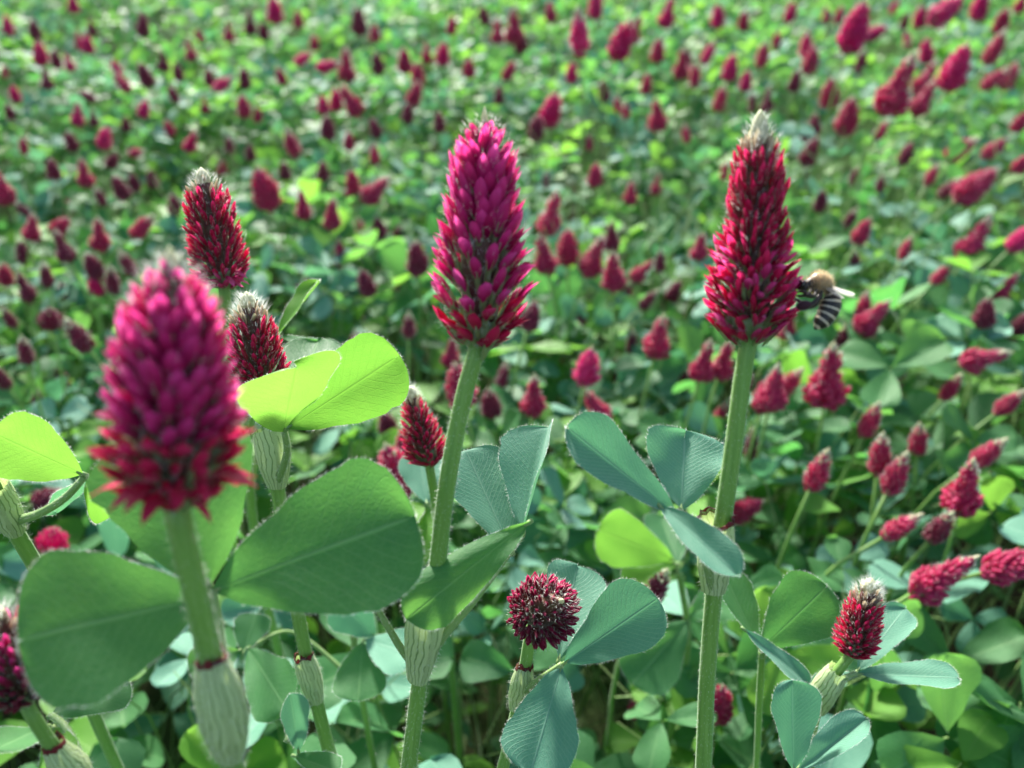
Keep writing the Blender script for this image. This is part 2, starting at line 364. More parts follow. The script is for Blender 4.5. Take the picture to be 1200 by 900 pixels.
# ------------------------------------------------------------------ florets (shared meshes, unit length along +Z, outer side +X)
def pod(mb, L0, L1, rx, ry, curve, nr, ns, mat, pw=0.8, tip=1.0, rnd=0.0):
    t = np.linspace(0, 1, nr)
    pr = np.sin(np.pi*np.clip(t, 0, 1)**pw)**0.8*(1-0.25*t); pr[0] = 0.25; pr[-1] = 0.02
    th = np.linspace(0, 2*np.pi, ns, endpoint=False)
    z = L0+(L1-L0)*t
    V = np.stack([rx*pr[:, None]*np.cos(th)+(curve*t**2)[:, None], ry*pr[:, None]*np.sin(th), np.broadcast_to(z[:, None], (nr, ns))], -1)
    UV = np.stack(np.broadcast_arrays(t[:, None], th[None]/6.283), -1)
    mb.add(V.reshape(-1, 3), ring_faces(nr, ns), UV.reshape(-1, 2), mat, rnd)
def blade(mb, L0, L1, w, arc, curve, flare, nr, ns, mat, rnd=0.0, pw=1.1):
    t = np.linspace(0, 1, nr); a = np.linspace(-1, 1, ns)
    pr = np.sin(np.pi*(0.12+0.88*t)**(pw*1.25))**0.62; pr = np.clip(pr, 0, None); pr[-1] = 0.03
    half = w*pr
    open_ = arc*(1-0.45*t)
    th = a[None]*open_[:, None]
    rad = half[:, None]/np.maximum(np.sin(np.minimum(open_, 1.5))[:, None], 0.2)
    X = rad*(np.cos(th)-np.cos(open_)[:, None])*0.8 + (curve*t**2+flare*t**5)[:, None]+0.03
    Y = rad*np.sin(th)
    Z = (L0+(L1-L0)*t)[:, None] - 0.02*np.abs(a)[None]
    V = np.stack([X, Y, np.broadcast_to(Z, X.shape)], -1)
    UV = np.stack(np.broadcast_arrays(t[:, None], (a[None]+1)/2), -1)
    mb.add(V.reshape(-1, 3), grid_faces(nr, ns), UV.reshape(-1, 2), mat, rnd)
def calyx(mb, h, r0, tooth, splay, mat, hmat, nh, low=False, r=None):
    t = np.linspace(0, 1, 4); th = np.linspace(0, 2*np.pi, 6, endpoint=False)
    rr = r0*np.array([0.45, 0.95, 1.0, 1.12])
    V = np.stack([rr[:, None]*np.cos(th), rr[:, None]*np.sin(th), np.broadcast_to((h*t)[:, None], (4, 6))], -1).reshape(-1, 3)
    mb.add(V, ring_faces(4, 6), None, mat)
    for k in range(5):
        a = k*2*np.pi/5+0.3+r.normal(0, .15); L_ = tooth*r.uniform(.8, 1.2); sl = splay*r.uniform(.6, 1.4)
        b = np.array([np.cos(a), np.sin(a), 0]); s = np.array([-np.sin(a), np.cos(a), 0])
        p0 = b*r0*1.08+np.array([0, 0, h*0.95])
        d = b*np.sin(sl)+np.array([0, 0, np.cos(sl)])
        w = 0.019
        pm = p0+d*L_*0.5; pt = p0+d*L_+b*0.02
        mb.add([p0-s*w, p0+s*w, p0+b*w, pm-s*w*.6, pm+s*w*.6, pm+b*w*.6, pt], [(0, 1, 4, 3), (1, 2, 5, 4), (2, 0, 3, 5), (3, 4, 6), (4, 5, 6), (5, 3, 6)], None, mat)
        if nh:
            q = r.random(nh)[:, None]; pos = p0+d*L_*q
            dd = d*0.9+r.normal(0, .55, (nh, 3))+b*0.5
            hairs(mb, pos, dd, 0.15*r.uniform(.5, 1.2, nh), wid=0.0035, mat=hmat)
def floret_mesh(kind, seed):
    r = np.random.default_rng(seed); mb = MB()
    c = r.uniform(-.05, .05)
    if kind == 'open':
        pod(mb, 0.18, 0.93, 0.085, 0.06, 0.02+c, 8, 8, 0, rnd=.1)
        blade(mb, 0.2, 1.0, 0.125, 1.25, 0.03+c, 0.05*r.uniform(-1, 1.5), 9, 7, 0)
        for sgn in (-1, 1):
            t = np.linspace(0, 1, 6); wv = MB()
            blade(wv, 0.25, 0.86, 0.06, 0.7, 0.02, 0.0, 6, 4, 0)
            V = wv.v[0].copy(); V[:, 1] += sgn*0.055; V[:, 0] -= 0.03
            mb.add(V, wv.f, wv.uv[0], 0, .3)
        calyx(mb, 0.30, 0.055, 0.30, 0.20, 1, 2, 3, r=r)
    elif kind == 'loose':                            # open floret with its long pale calyx showing
        pod(mb, 0.36, 0.92, 0.085, 0.062, 0.03+c, 8, 8, 0, rnd=.1)
        blade(mb, 0.38, 1.0, 0.125, 1.15, 0.05+c, 0.06*r.uniform(-.5, 1.5), 9, 7, 0)
        blade(mb, 0.40, 0.86, 0.075, 0.9, -0.03, 0.0, 7, 5, 0, rnd=.35)
        calyx(mb, 0.42, 0.058, 0.30, 0.22, 1, 2, 4, r=r)
    elif kind == 'flared':                           # withering floret: petals curl out
        pod(mb, 0.15, 0.9, 0.075, 0.06, 0.18+c, 9, 8, 0, rnd=.1)
        blade(mb, 0.18, 1.0, 0.13, 1.0, 0.30+c, 0.14, 10, 7, 0)
        blade(mb, 0.2, 0.8, 0.07, 0.9, -0.02, 0.02, 8, 5, 0, rnd=.4)
        calyx(mb, 0.28, 0.058, 0.32, 0.26, 1, 2, 3, r=r)
    else:                                            # bud
        pod(mb, 0.12, 0.90, 0.105, 0.095, 0.03+c, 7, 7, 0, pw=1.0, rnd=.2)
        blade(mb, 0.2, 0.94, 0.125, 1.2, 0.04+c, 0.0, 7, 5, 0)
        calyx(mb, 0.28, 0.070, 0.52, 0.16, 1, 2, 6, r=r)
    return mb.mesh(kind+'_floret', ['petal_crimson', 'calyx_red' if kind == 'bud' else 'calyx', 'hair'])
FLO = {k: [floret_mesh(k, 10*i+j) for i in range(5)] for j, k in enumerate(('open', 'flared', 'bud', 'loose'))}

def lerp(t, tab):
    return float(np.interp(t, [a for a, _ in tab], [b for _, b in tab]))
def near_head(plant, inv, base, tip, prof, n, openf, mat_open, mat_bud, Lmax=0.0125, seed=1, flared=0.0, dens=1.0, a0=62, a1=12, tipbud=True, tip_s=1.0, wf=1.0, spin=0, jit=6.0):
    """flower head with one object per floret. prof: (t, half-width metres); openf(t, rnd) -> floret kind"""
    r = np.random.default_rng(seed)
    ax = tip-base; H = ax.length
    M = inv @ axis_matrix(base, ax, spin)
    # core + receptacle + hairs
    mb = MB()
    t = np.linspace(0, 1, 12)
    rad = np.array([max(0.0011, min(lerp(x, prof)*0.42, 0.0050)) for x in t]); rad[0] = 0.0020; rad[-1] = 0.0007
    C = np.stack([0*t, 0*t, t*H*0.97], -1)
    tube(mb, C, rad, 10, mat=0)
    tube(mb, [[0, 0, -0.0012], [0, 0, 0.0004], [0, 0, 0.0022], [0, 0, 0.0042]], [0.0019, 0.0034, lerp(.03, prof)*0.62, lerp(.06, prof)*0.55], 14, mat=1)
    if tipbud:
        s = 0.0021*min(tip_s, 1.1)
        tube(mb, [[0, 0, H*0.86], [0, 0, H*0.93], [0, 0, H*0.985], [0, 0, H*1.01], [0, 0, H*1.03]], [s*.9, s*1.05, s*.75, s*.4, s*.06], 8, mat=2)
    nh = int(520*wf)
    k = r.random(nh)**0.8; th = r.random(nh)*6.283
    rr = np.array([lerp(x, prof) for x in k])*r.uniform(.82, .98, nh)
    pos = np.stack([rr*np.cos(th), rr*np.sin(th), k*H], -1)
    d = np.stack([np.cos(th)*.8, np.sin(th)*.8, 0.9+0*th], -1)+r.normal(0, .3, (nh, 3))
    hairs(mb, pos, d, 0.0017*r.uniform(.5, 1.3, nh), wid=.00004, mat=3)
    nt_ = int(115*tip_s**1.4)
    th = r.random(nt_)*6.283; kz = 1-.12*min(tip_s, 1.6)*r.random(nt_)
    rt = np.array([max(.0006, lerp(q_, prof)*.75) for q_ in kz]); pos = np.stack([np.cos(th)*rt, np.sin(th)*rt, kz*H], -1)
    hairs(mb, pos, np.stack([np.cos(th), np.sin(th), 1.1+0*th], -1)+r.normal(0, .25, (nt_, 3)), 0.0021*min(tip_s, 1.5)*r.uniform(.5, 1.3, nt_), wid=.00004, mat=3)
    head = obj('flower_head', mb.mesh('flower_head', ['head_core', 'head_base', 'tip_bud', 'hair']), plant, matrix=M)
    ga = 2.39996
    tt = np.linspace(0.0, 1.0, 400); w = np.array([lerp(x, prof)**0.85*(1 if dens == 1.0 else lerp(x, dens)) for x in tt]); cw = np.cumsum(w); cw /= cw[-1]
    for i in range(n):
        t = float(np.interp((i+0.5)/n, cw, tt)) + r.normal(0, .006)
        t = min(max(t, 0.03), 0.995)
        phi = i*ga + r.normal(0, .10)
        R_ = lerp(t, prof)*r.uniform(.93, 1.05)
        kind = openf(t, r.random())
        al = math.radians(a0+(a1-a0)*min(1, t**0.8)+r.normal(0, jit))
        Lf = min(Lmax*(1.0 if kind != 'bud' else 0.78)*r.uniform(.9, 1.08), max(0.0035, (R_-0.0008)/max(math.sin(al), .15)))
        Lf = max(Lf, Lmax*(0.50 if kind == 'bud' else 0.6))
        if kind == 'flared': al += math.radians(18); Lf *= 1.12
        dr = Vector((math.cos(phi)*math.sin(al), math.sin(phi)*math.sin(al), math.cos(al)))
        outv = Vector((math.cos(phi), math.sin(phi), 0))
        tipp = Vector((math.cos(phi)*R_, math.sin(phi)*R_, t*H))
        b = tipp-dr*Lf
        x = (outv-dr*outv.dot(dr)).normalized()
        tw = r.normal(0, .05*jit); x = Quaternion(dr, tw) @ x
        y = dr.cross(x)
        sc = Lf; wsc = Lmax*(0.95 if kind != 'bud' else 0.80)*wf*r.uniform(.85, 1.12)
        m4 = Matrix((x*wsc, y*wsc, dr*sc)).transposed().to_4x4(); m4.translation = b
        obj('floret', FLO[kind][r.integers(5)], head, ('petal_pale' if (tip_s >= 1 and t > 1-.09*tip_s+r.normal(0, .015)) else mat_bud) if kind == 'bud' else mat_open(t, phi), m4)
    return head

# ------------------------------------------------------------------ near plants: stems, sheaths, leaves
def stem_part(plant, inv, pts, r0, r1, nh=700, name='stem', ground=True, hair_len=0.0011):
    pts = [Vector(p) for p in pts]
    if ground:
        e = pts[-1]; pts += [Vector((e.x*1.02+0.004, e.y+0.012, e.z*0.45)), Vector((e.x*1.04+0.01, e.y+0.03, -0.004))]
    n = 80
    C = spline([inv @ p for p in pts], n); R = np.linspace(r0, r1, n)
    R = R*(1+0.02*np.sin(np.linspace(0, 25, n)))
    mb = MB(); tube(mb, C, R, 14, ridges=0.025)
    if nh: stem_hairs(mb, C, R, nh, hair_len)
    return obj(name, mb.mesh(name, ['stem' if name == 'stem' else 'petiole', 'hair']), plant)
def sheath_part(plant, inv, pts, radii, rim=True, nh=160, open_top=1.1, flat=1.0):
    C = spline([inv @ Vector(p) for p in pts], 14)
    R = np.interp(np.linspace(0, 1, 14), np.linspace(0, 1, len(radii)), radii)
    T, A, B = frames(C)
    ns = 22; th = np.linspace(0, 2*np.pi, ns, endpoint=False)
    rr = R[:, None]*(1+0.05*np.cos(th*3+1)[None]+0.03*np.cos(th*11)[None])
    V = C[:, None]+A[:, None]*(rr*np.cos(th))[..., None]+B[:, None]*(rr*np.sin(th)*flat)[..., None]
    V[0] += T[0]*(-0.0006*np.cos(th*2))[:, None]-T[0]*(0.0004*rng.normal(size=ns))[:, None]      # ragged top (first point = top)
    UV = np.stack(np.broadcast_arrays(th[None]/6.2832, np.linspace(0, 1, 14)[:, None]), -1)
    mb = MB(); mb.add(V.reshape(-1, 3), ring_faces(14, ns), UV.reshape(-1, 2), 0)
    stem_hairs(mb, C, R, nh, 0.0013)
    s = obj('leaf_sheath', mb.mesh('leaf_sheath', ['sheath', 'hair']), plant)
    if rim:
        q = MB(); top = V[0]; top = np.vstack([top, top[:1]])
        o1 = top+(top-C[0])*0.07
        dn = T[0]*0.0009
        ring = [top-(top-C[0])*0.05-dn*(.2+2.2*rng.random((ns+1, 1))**2), o1-dn*.2, o1+dn*(-2.6*rng.random((ns+1, 1))**2+1), top+dn*1.2-(top-C[0])*0.02]
        VV = np.stack(ring, 0); VV[:, -1] = VV[:, 0]
        q.add(VV.reshape(-1, 3), grid_faces(4, ns+1), None, 0)
        obj('rim', q.mesh('rim', ['sheath_rim']), s)
    return s
def leaf_part(plant, inv, pet, leaflets, pr=0.0009, nh=160):
    """pet: petiole world points; leaflets: dicts(base, tip, w[px], hint(cam), mat, ...)"""
    C = spline([inv @ Vector(p) for p in pet], 16); mb = MB()
    R = np.linspace(pr*1.25, pr*0.8, 16); tube(mb, C, R, 8, ridges=.04)
    if nh: stem_hairs(mb, C, R, nh, 0.0009)
    lf = obj('leaf', mb.mesh('leaf', ['petiole', 'hair']), plant)
    for k, q in enumerate(leaflets):
        b = P(*q['b']); t = P(*q['t']); d = t-b; L_ = d.length
        w = q['w']/FPX*(q['b'][2]+q['t'][2])/2
        nu, nv = 19, 13
        V, F, UV = leaflet_geo(L_*1.02, w, q.get('fold', .15), q.get('curl', 0), q.get('wave', .035), nu, nv, q.get('notch', .03), seed=k*7+int(q['b'][0]), roll=q.get('roll', 0), cup=q.get('cup', 0))
        mb = MB(); mb.add(V, F, UV, 0)
        leaf_edge_hairs(mb, V, nu, nv, L_, q.get('nh', 420))
        # short stalk joining the leaflet to the leaf centre
        tube(mb, [[-0.0012, 0, -0.0004], [0.0, 0, -.0003], [0.002, 0, -.0002]], [pr*.6, pr*.6, pr*.25], 6, mat=2)
        nrm = CV(q.get('n', (0, .4, 1)))
        M = inv @ frame_matrix(b, d, nrm)
        obj('leaflet', mb.mesh('leaflet', [q.get('m', 'leaf'), 'hair', 'petiole']), lf, matrix=M)
    return lf
def start(label, groundpt, name='clover_plant', group='flowering clover plants standing up in front'):
    p = thing(name, label, 'clover', (groundpt.x, groundpt.y, 0), group)
    return p, Matrix.Translation(-Vector((groundpt.x, groundpt.y, 0)))
def ground_of(e): return Vector((e.x*1.04+0.01, e.y+0.03, 0))
def LF(b, t, w, n=(0, .4, 1), m='leaf', **k): return dict(b=b, t=t, w=w, n=n, m=m, **k)

# ------------------------------------------------------------------ ground
g = MB(); S = 300.0
xs = np.r_[-S, -40, np.linspace(-6, 6, 25), 40, S]; ys = np.r_[-S, -30, np.linspace(-2, 8, 25), 40, S]
X, Y = np.meshgrid(xs, ys, indexing='ij')
Z = 0.012*np.sin(X*3.1)*np.cos(Y*2.7)*(np.abs(X) < 6)-0.012
g.add(np.stack([X, Y, Z], -1).reshape(-1, 3), [f for f in grid_faces(len(xs), len(ys))], np.stack([X, Y], -1).reshape(-1, 2))
go = obj('ground', g.mesh('ground', ['soil'])); go['kind'] = 'structure'
go['label'] = 'dark soil under the clover field'

# ================================================================== foreground plants
def two(m1, m2, f):                                 # petal material picker along the head
    return lambda t, phi: m1 if f(t, phi) else m2

# --- D: tall magenta flower in the middle
e = P(478, 905, .246)
pl, inv = start('tall clover with magenta pink cone of loose petals, standing alone between two tall flowers', ground_of(e))
D_b, D_t = P(563, 396, .207), P(568, 133, .196)
px = .0002015
profD = [(0, 22*px), (.06, 40*px), (.14, 54*px), (.22, 57*px), (.32, 60*px), (.42, 57*px), (.55, 50*px), (.66, 43*px), (.78, 40*px), (.88, 35*px), (.94, 25*px), (1, 8*px)]
near_head(pl, inv, D_b, D_t, profD, 150, lambda t, q: ('loose' if t < .55 else 'open') if t < .97 else 'bud', two('petal_crimson', 'petal_magenta', lambda t, p: t < .24), 'petal_magenta', Lmax=.0128, seed=4, a0=50, a1=20, tip_s=.5, wf=1.08, jit=5, dens=[(0, .75), (.2, .6), (.42, .65), (.6, 1), (.8, 1.35), (1, 1.5)])
stem_part(pl, inv, [D_b, P(547, 450, .209), P(525, 560, .214), P(509, 690, .222), P(494, 780, .232), P(485, 850, .24), e], .0021, .0030, nh=4500)
sheath_part(pl, inv, [P(503, 708, .224), P(499, 735, .226), P(494, 768, .230), P(490, 796, .233)], [.0050, .0052, .0042, .0028], rim=False, nh=260)
leaf_part(pl, inv, [P(495, 790, .231), P(517, 748, .226), P(548, 712, .224), P(586, 662, .226), P(612, 626, .230)], [
    LF((620, 612, .228), (482, 718, .208), 74, n=(.35, .55, .75), fold=.25, cup=-.5, curl=-.12, m='leaf', notch=0),
    LF((612, 624, .231), (648, 506, .247), 84, n=(-.75, .1, .65), fold=.9, m='leaf_hairy', curl=.05),
    LF((600, 646, .234), (546, 530, .250), 96, n=(.35, .1, .9), fold=.30, m='leaf_hairy')], pr=.0012)
leaf_part(pl, inv, [P(492, 788, .232), P(470, 760, .231), P(455, 735, .23), P(441, 712, .229)], [
    LF((505, 695, .235), (455, 688, .226), 40, n=(0, .9, .4), m='leaf_hairy', fold=.2)], pr=.0010)

# --- F: tall crimson flower with the bee
e = P(824, 905, .25)
pl, inv = start('tall clover with dense crimson spiky cone and pale tip, the flower the bee clings to', ground_of(e))
F_b, F_t = P(879, 390, .207), P(891, 136, .196)
profF = [(0, 28*px), (.05, 44*px), (.12, 55*px), (.2, 57*px), (.28, 56*px), (.36, 52*px), (.44, 48*px), (.52, 42*px), (.6, 36*px), (.7, 34*px), (.8, 31*px), (.88, 27*px), (.94, 18*px), (1, 4*px)]
near_head(pl, inv, F_b, F_t, profF, 320, lambda t, q: ('loose' if q < .4 else 'open') if t < .46+.1*q else 'bud', two('petal_crimson', 'petal_pink', lambda t, p: math.sin(p*7.3+t*40) < .45), 'petal_crimson', Lmax=.0098, seed=9, a0=66, a1=15, tip_s=1.0, wf=.86, jit=11)
stem_part(pl, inv, [F_b, P(872, 430, .209), P(860, 520, .214), P(848, 605, .220), P(838, 680, .227), P(829, 790, .238), e], .0021, .0033, nh=3500, hair_len=.0008)
sheath_part(pl, inv, [P(838, 610, .2195), P(840, 630, .222), P(838, 655, .224), P(836, 690, .228)], [.0046, .0047, .0044, .0032], nh=90)
leaf_part(pl, inv, [P(836, 690, .226), P(826, 655, .219), P(812, 625, .216), P(797, 604, .219)], [
    LF((792, 602, .219), (661, 506, .214), 84, n=(-.35, .75, .6), fold=.35, m='leaf_hairy', curl=.06),
    LF((798, 598, .221), (803, 507, .234), 108, n=(.0, .15, 1), fold=.22, m='leaf_hairy', wave=.07, notch=.10),
    LF((772, 592, .217), (862, 664, .196), 48, n=(-.45, .8, .45), fold=.5, m='leaf_hairy', curl=-.12)], pr=.0012)

# --- A: big soft flower close to the camera on the left
e = P(274, 905, .178)
pl, inv = start('large soft crimson clover flower above broad dark green leaflets, petals flaring at its base', ground_of(e))
pa = .000146
A_b, A_t = P(204, 577, .150), P(199, 297, .141)
profA = [(0, 32*pa), (.05, 58*pa), (.12, 74*pa), (.22, 84*pa), (.34, 83*pa), (.46, 79*pa), (.58, 70*pa), (.7, 61*pa), (.8, 54*pa), (.88, 45*pa), (.95, 28*pa), (1, 8*pa)]
near_head(pl, inv, A_b, A_t, profA, 220, lambda t, q: ('flared' if (t < .2 and q < .4) else ('loose' if t < .4 else 'open')) if t < .9 else 'bud', two('petal_crimson', 'petal_magenta', lambda t, p: t < .35), 'petal_magenta', Lmax=.0112, seed=12, a0=64, a1=20, tip_s=.7, wf=1.15, jit=8, dens=[(0, .7), (.3, .75), (.6, 1), (1, 1.3)])
stem_part(pl, inv, [A_b, P(214, 630, .153), P(228, 690, .157), P(243, 755, .163), P(258, 820, .168), P(268, 870, .174), e], .0022, .0029, nh=3500)
sheath_part(pl, inv, [P(248, 772, .164), P(254, 800, .166), P(263, 840, .170), P(270, 884, .176)], [.00285, .0047, .0047, .0030], nh=600)
leaf_part(pl, inv, [P(263, 850, .171), P(262, 800, .176), P(256, 740, .182), P(248, 692, .184)], [
    LF((240, 700, .181), (26, 750, .163), 205, n=(.05, .35, 1), fold=.12, m='leaf', nh=700),
    LF((248, 693, .184), (482, 606, .196), 208, n=(-.05, .35, 1), fold=.10, m='leaf', nh=700),
    LF((246, 687, .187), (203, 508, .196), 215, n=(.1, .1, 1), fold=.40, m='leaf', nh=200)], pr=.0013)

# --- B: upright narrow flower behind A
e = P(300, 640, .40)
pl, inv = start('upright crimson clover with pink petals open at its lower edge, behind the large flower', ground_of(e))
pb_ = .000295
B_b, B_t = P(262, 331, .300), P(236, 200, .290)
profB = [(0, 18*pb_), (.08, 33*pb_), (.16, 38*pb_), (.28, 38*pb_), (.42, 35*pb_), (.6, 32*pb_), (.75, 29*pb_), (.87, 24*pb_), (.95, 15*pb_), (1, 5*pb_)]
near_head(pl, inv, B_b, B_t, profB, 190, lambda t, q: ('flared' if q < .3 else 'open') if t < .17 else 'bud', two('petal_pink', 'petal_crimson', lambda t, p: 1), 'petal_crimson', Lmax=.0098, seed=21, a0=66, a1=14, tip_s=1.1, wf=.9)
stem_part(pl, inv, [B_b, P(266, 370, .305), P(278, 450, .33), P(290, 550, .36), e], .0020, .0026, nh=700)
leaf_part(pl, inv, [P(288, 540, .357), P(300, 470, .34), P(315, 420, .325), P(326, 392, .315)], [
    LF((326, 392, .315), (374, 331, .322), 44, n=(-.6, .3, .6), fold=.5, m='leaf_backlit'),
    LF((330, 396, .315), (404, 412, .33), 60, n=(.1, .9, .4), m='leaf'),
    LF((322, 394, .318), (282, 372, .34), 50, n=(.1, .9, .4), m='leaf')], pr=.0011)

# --- C: shorter white-tipped flower, bright leaf at its foot
e = P(392, 905, .315)
pl, inv = start('clover with white haired tip on dark red cone, bright lime leaf below it', ground_of(e))
pc = .000266
C_b, C_t = P(309, 468, .270), P(289, 345, .262)
profC = [(0, 18*pc), (.08, 33*pc), (.2, 38*pc), (.35, 37*pc), (.52, 34*pc), (.68, 30*pc), (.8, 26*pc), (.9, 20*pc), (.96, 12*pc), (1, 5*pc)]
near_head(pl, inv, C_b, C_t, profC, 190, lambda t, q: 'open' if t < .10 else 'bud', two('petal_crimson', 'petal_crimson', lambda t, p: 1), 'petal_crimson', Lmax=.0092, seed=31, a0=66, a1=14, tip_s=2.0, wf=.9)
stem_part(pl, inv, [C_b, P(318, 520, .272), P(332, 620, .28), P(352, 735, .29), P(368, 810, .30), e], .0022, .0029, nh=1500)
sheath_part(pl, inv, [P(316, 502, .2715), P(320, 520, .272), P(323, 545, .273), P(325, 570, .275)], [.0052, .0056, .0048, .0030], rim=False, nh=150)
sheath_part(pl, inv, [P(356, 768, .293), P(361, 785, .296), P(366, 802, .299), P(370, 820, .302)], [.0031, .0040, .0038, .0029], nh=150)
leaf_part(pl, inv, [P(325, 566, .273), P(334, 540, .264), P(336, 522, .258), P(333, 506, .256)], [
    LF((333, 505, .256), (346, 430, .228), 142, n=(.05, .75, .55), fold=.12, m='leaf_backlit', wave=.05),
    LF((336, 502, .258), (466, 418, .262), 112, n=(.15, -.2, .95), fold=.16, m='leaf_backlit', notch=.05),
    LF((336, 500, .262), (372, 400, .30), 82, n=(0, .5, .8), m='leaf')], pr=.0011)
leaf_part(pl, inv, [P(368, 815, .301), P(352, 840, .297), P(340, 860, .294), P(335, 870, .292)], [
    LF((350, 880, .296), (340, 814, .290), 40, n=(.5, .2, .8), m='leaf_hairy', fold=.6),
    LF((345, 885, .294), (395, 905, .285), 40, n=(.2, .8, .4), m='leaf', fold=.3)], pr=.0010)

# --- E: round flower seen from its tip
e = P(588, 905, .275)
pl, inv = start('round burgundy clover flower facing the viewer with small white tip in its centre', ground_of(e))
E_b = P(627, 722, .256); E_t = E_b+CV((.30, .42, .86)).normalized()*0.0235
profE = [(0, .0050), (.1, .0088), (.25, .0112), (.42, .0113), (.6, .0098), (.75, .0078), (.88, .0050), (1, .0016)]
near_head(pl, inv, E_b, E_t, profE, 210, lambda t, q: 'open' if t < .06 else 'bud', two('petal_dark', 'petal_dark', lambda t, p: 1), 'petal_dark', Lmax=.0088, seed=41, a0=78, a1=10, tip_s=.45, wf=.85)
stem_part(pl, inv, [E_b, P(621, 748, .2585), P(614, 790, .262), P(606, 830, .266), P(597, 870, .27), e], .0019, .0025, nh=900)
sheath_part(pl, inv, [P(615, 782, .2615), P(613, 795, .262), P(610, 812, .264), P(607, 830, .266)], [.0026, .0036, .0036, .0027], nh=150)
leaf_part(pl, inv, [P(610, 815, .263), P(625, 802, .258), P(642, 790, .2555), P(659, 778, .255)], [
    LF((661, 777, .255), (769, 703, .250), 92, n=(.1, .55, .8), fold=.22, m='leaf_hairy', notch=0),
    LF((658, 781, .255), (622, 905, .236), 96, n=(.0, .5, .85), fold=.25, m='leaf_hairy', notch=0),
    LF((655, 773, .258), (676, 664, .282), 84, n=(.2, .3, .9), fold=.3, m='leaf_hairy')], pr=.0011)

# --- J: flower left of the middle stem
e = P(520, 680, .42)
pl, inv = start('small crimson clover with grey bud tip beside the stem of the magenta flower', ground_of(e))
pj = .000315
J_b, J_t = P(502, 540, .318), P(479, 454, .312)
profJ = [(0, 14*pj), (.1, 27*pj), (.22, 29*pj), (.4, 26*pj), (.6, 21*pj), (.78, 16*pj), (.9, 11*pj), (1, 4*pj)]
near_head(pl, inv, J_b, J_t, profJ, 150, lambda t, q: 'open' if t < .3 else 'bud', two('petal_crimson', 'petal_crimson', lambda t, p: 1), 'petal_crimson', Lmax=.0085, seed=51, a0=66, a1=14, tip_s=1.4, wf=.9)
stem_part(pl, inv, [J_b, P(508, 575, .325), P(513, 620, .36), e], .0017, .0024, nh=400)
leaf_part(pl, inv, [e, P(520, 640, .39), P(512, 605, .36), P(500, 590, .345)], [
    LF((500, 590, .345), (492, 532, .36), 62, n=(.1, .4, .8), m='leaf_hairy'),
    LF((498, 592, .345), (452, 610, .335), 60, n=(0, .6, .7), m='leaf_backlit'),
    LF((503, 594, .345), (470, 660, .33), 62, n=(0, .4, .9), m='leaf_backlit')], pr=.001)

# --- G: white tipped flower at the lower right
e = P(948, 908, .30)
pl, inv = start('short clover with cream white tip on red cone above a long pale leaflet', ground_of(e))
pg_ = .000282
G_b, G_t = P(1000, 764, .283), P(1021, 680, .276)
profG = [(0, 12*pg_), (.1, 26*pg_), (.22, 29*pg_), (.4, 27*pg_), (.6, 24*pg_), (.78, 21*pg_), (.9, 16*pg_), (1, 5*pg_)]
near_head(pl, inv, G_b, G_t, profG, 170, lambda t, q: 'open' if t < .22 else 'bud', two('petal_crimson', 'petal_crimson', lambda t, p: 1), 'petal_crimson', Lmax=.0086, seed=61, a0=68, a1=16, tip_s=1.9, wf=.9)
stem_part(pl, inv, [G_b, P(990, 776, .284), P(972, 800, .286), P(958, 830, .289), P(950, 865, .294), e], .0017, .0025, nh=700)
sheath_part(pl, inv, [P(983, 785, .2845), P(974, 796, .2855), P(964, 812, .287), P(957, 832, .2895)], [.0036, .0044, .0044, .0029], rim=False, nh=120)
leaf_part(pl, inv, [P(965, 812, .287), P(980, 800, .283), P(992, 793, .282), P(1003, 789, .283)], [
    LF((1005, 789, .283), (1122, 795, .274), 54, n=(-.05, .8, .45), fold=.25, m='leaf_hairy'),
    LF((1004, 786, .286), (1060, 714, .305), 50, n=(-.5, .3, .7), fold=.2, m='leaf_hairy'),
    LF((1001, 789, .284), (952, 806, .29), 34, n=(.3, .7, .5), fold=.2, m='leaf_hairy')], pr=.0010)
leaf_part(pl, inv, [P(950, 880, .295), P(945, 885, .285), P(938, 895, .275), P(932, 903, .270)], [
    LF((930, 903, .270), (929, 799, .275), 72, n=(.25, .25, .95), fold=.25, m='leaf_hairy'),
    LF((934, 905, .270), (1014, 843, .272), 46, n=(-.4, .6, .6), fold=.6, m='leaf_hairy')], pr=.0010)

# --- H: flower cut by the left edge
e = P(100, 915, .205)
pl, inv = start('dark crimson clover flower with pinkish top beside the broad dark leaflet', ground_of(e))
ph_ = .000186
H_b, H_t = P(28, 820, .190), P(-8, 712, .183)
profH = [(0, 14*ph_), (.08, 34*ph_), (.2, 47*ph_), (.4, 48*ph_), (.6, 44*ph_), (.78, 38*ph_), (.9, 29*ph_), (1, 8*ph_)]
near_head(pl, inv, H_b, H_t, profH, 200, lambda t, q: 'open' if t < .5 else 'bud', two('petal_dark', 'petal_crimson', lambda t, p: t < .5), 'petal_magenta', Lmax=.0080, seed=71, a0=72, a1=14, tip_s=1.0, wf=.85)
stem_part(pl, inv, [H_b, P(42, 845, .192), P(60, 872, .196), P(80, 895, .2), e], .0016, .0024, nh=500)
sheath_part(pl, inv, [P(63, 874, .1965), P(72, 888, .198), P(84, 903, .2), P(96, 915, .204)], [.0024, .0038, .0042, .0028], nh=200)
leaf_part(pl, inv, [P(98, 912, .205), P(90, 880, .21), P(75, 850, .215), P(60, 838, .22)], [
    LF((60, 838, .22), (150, 800, .23), 70, n=(.1, .7, .6), m='leaf'),
    LF((55, 850, .22), (-10, 880, .2), 70, n=(0, .6, .7), m='leaf'),
    LF((62, 852, .22), (72, 905, .2), 60, n=(0, .4, .8), m='leaf_backlit')], pr=.001)

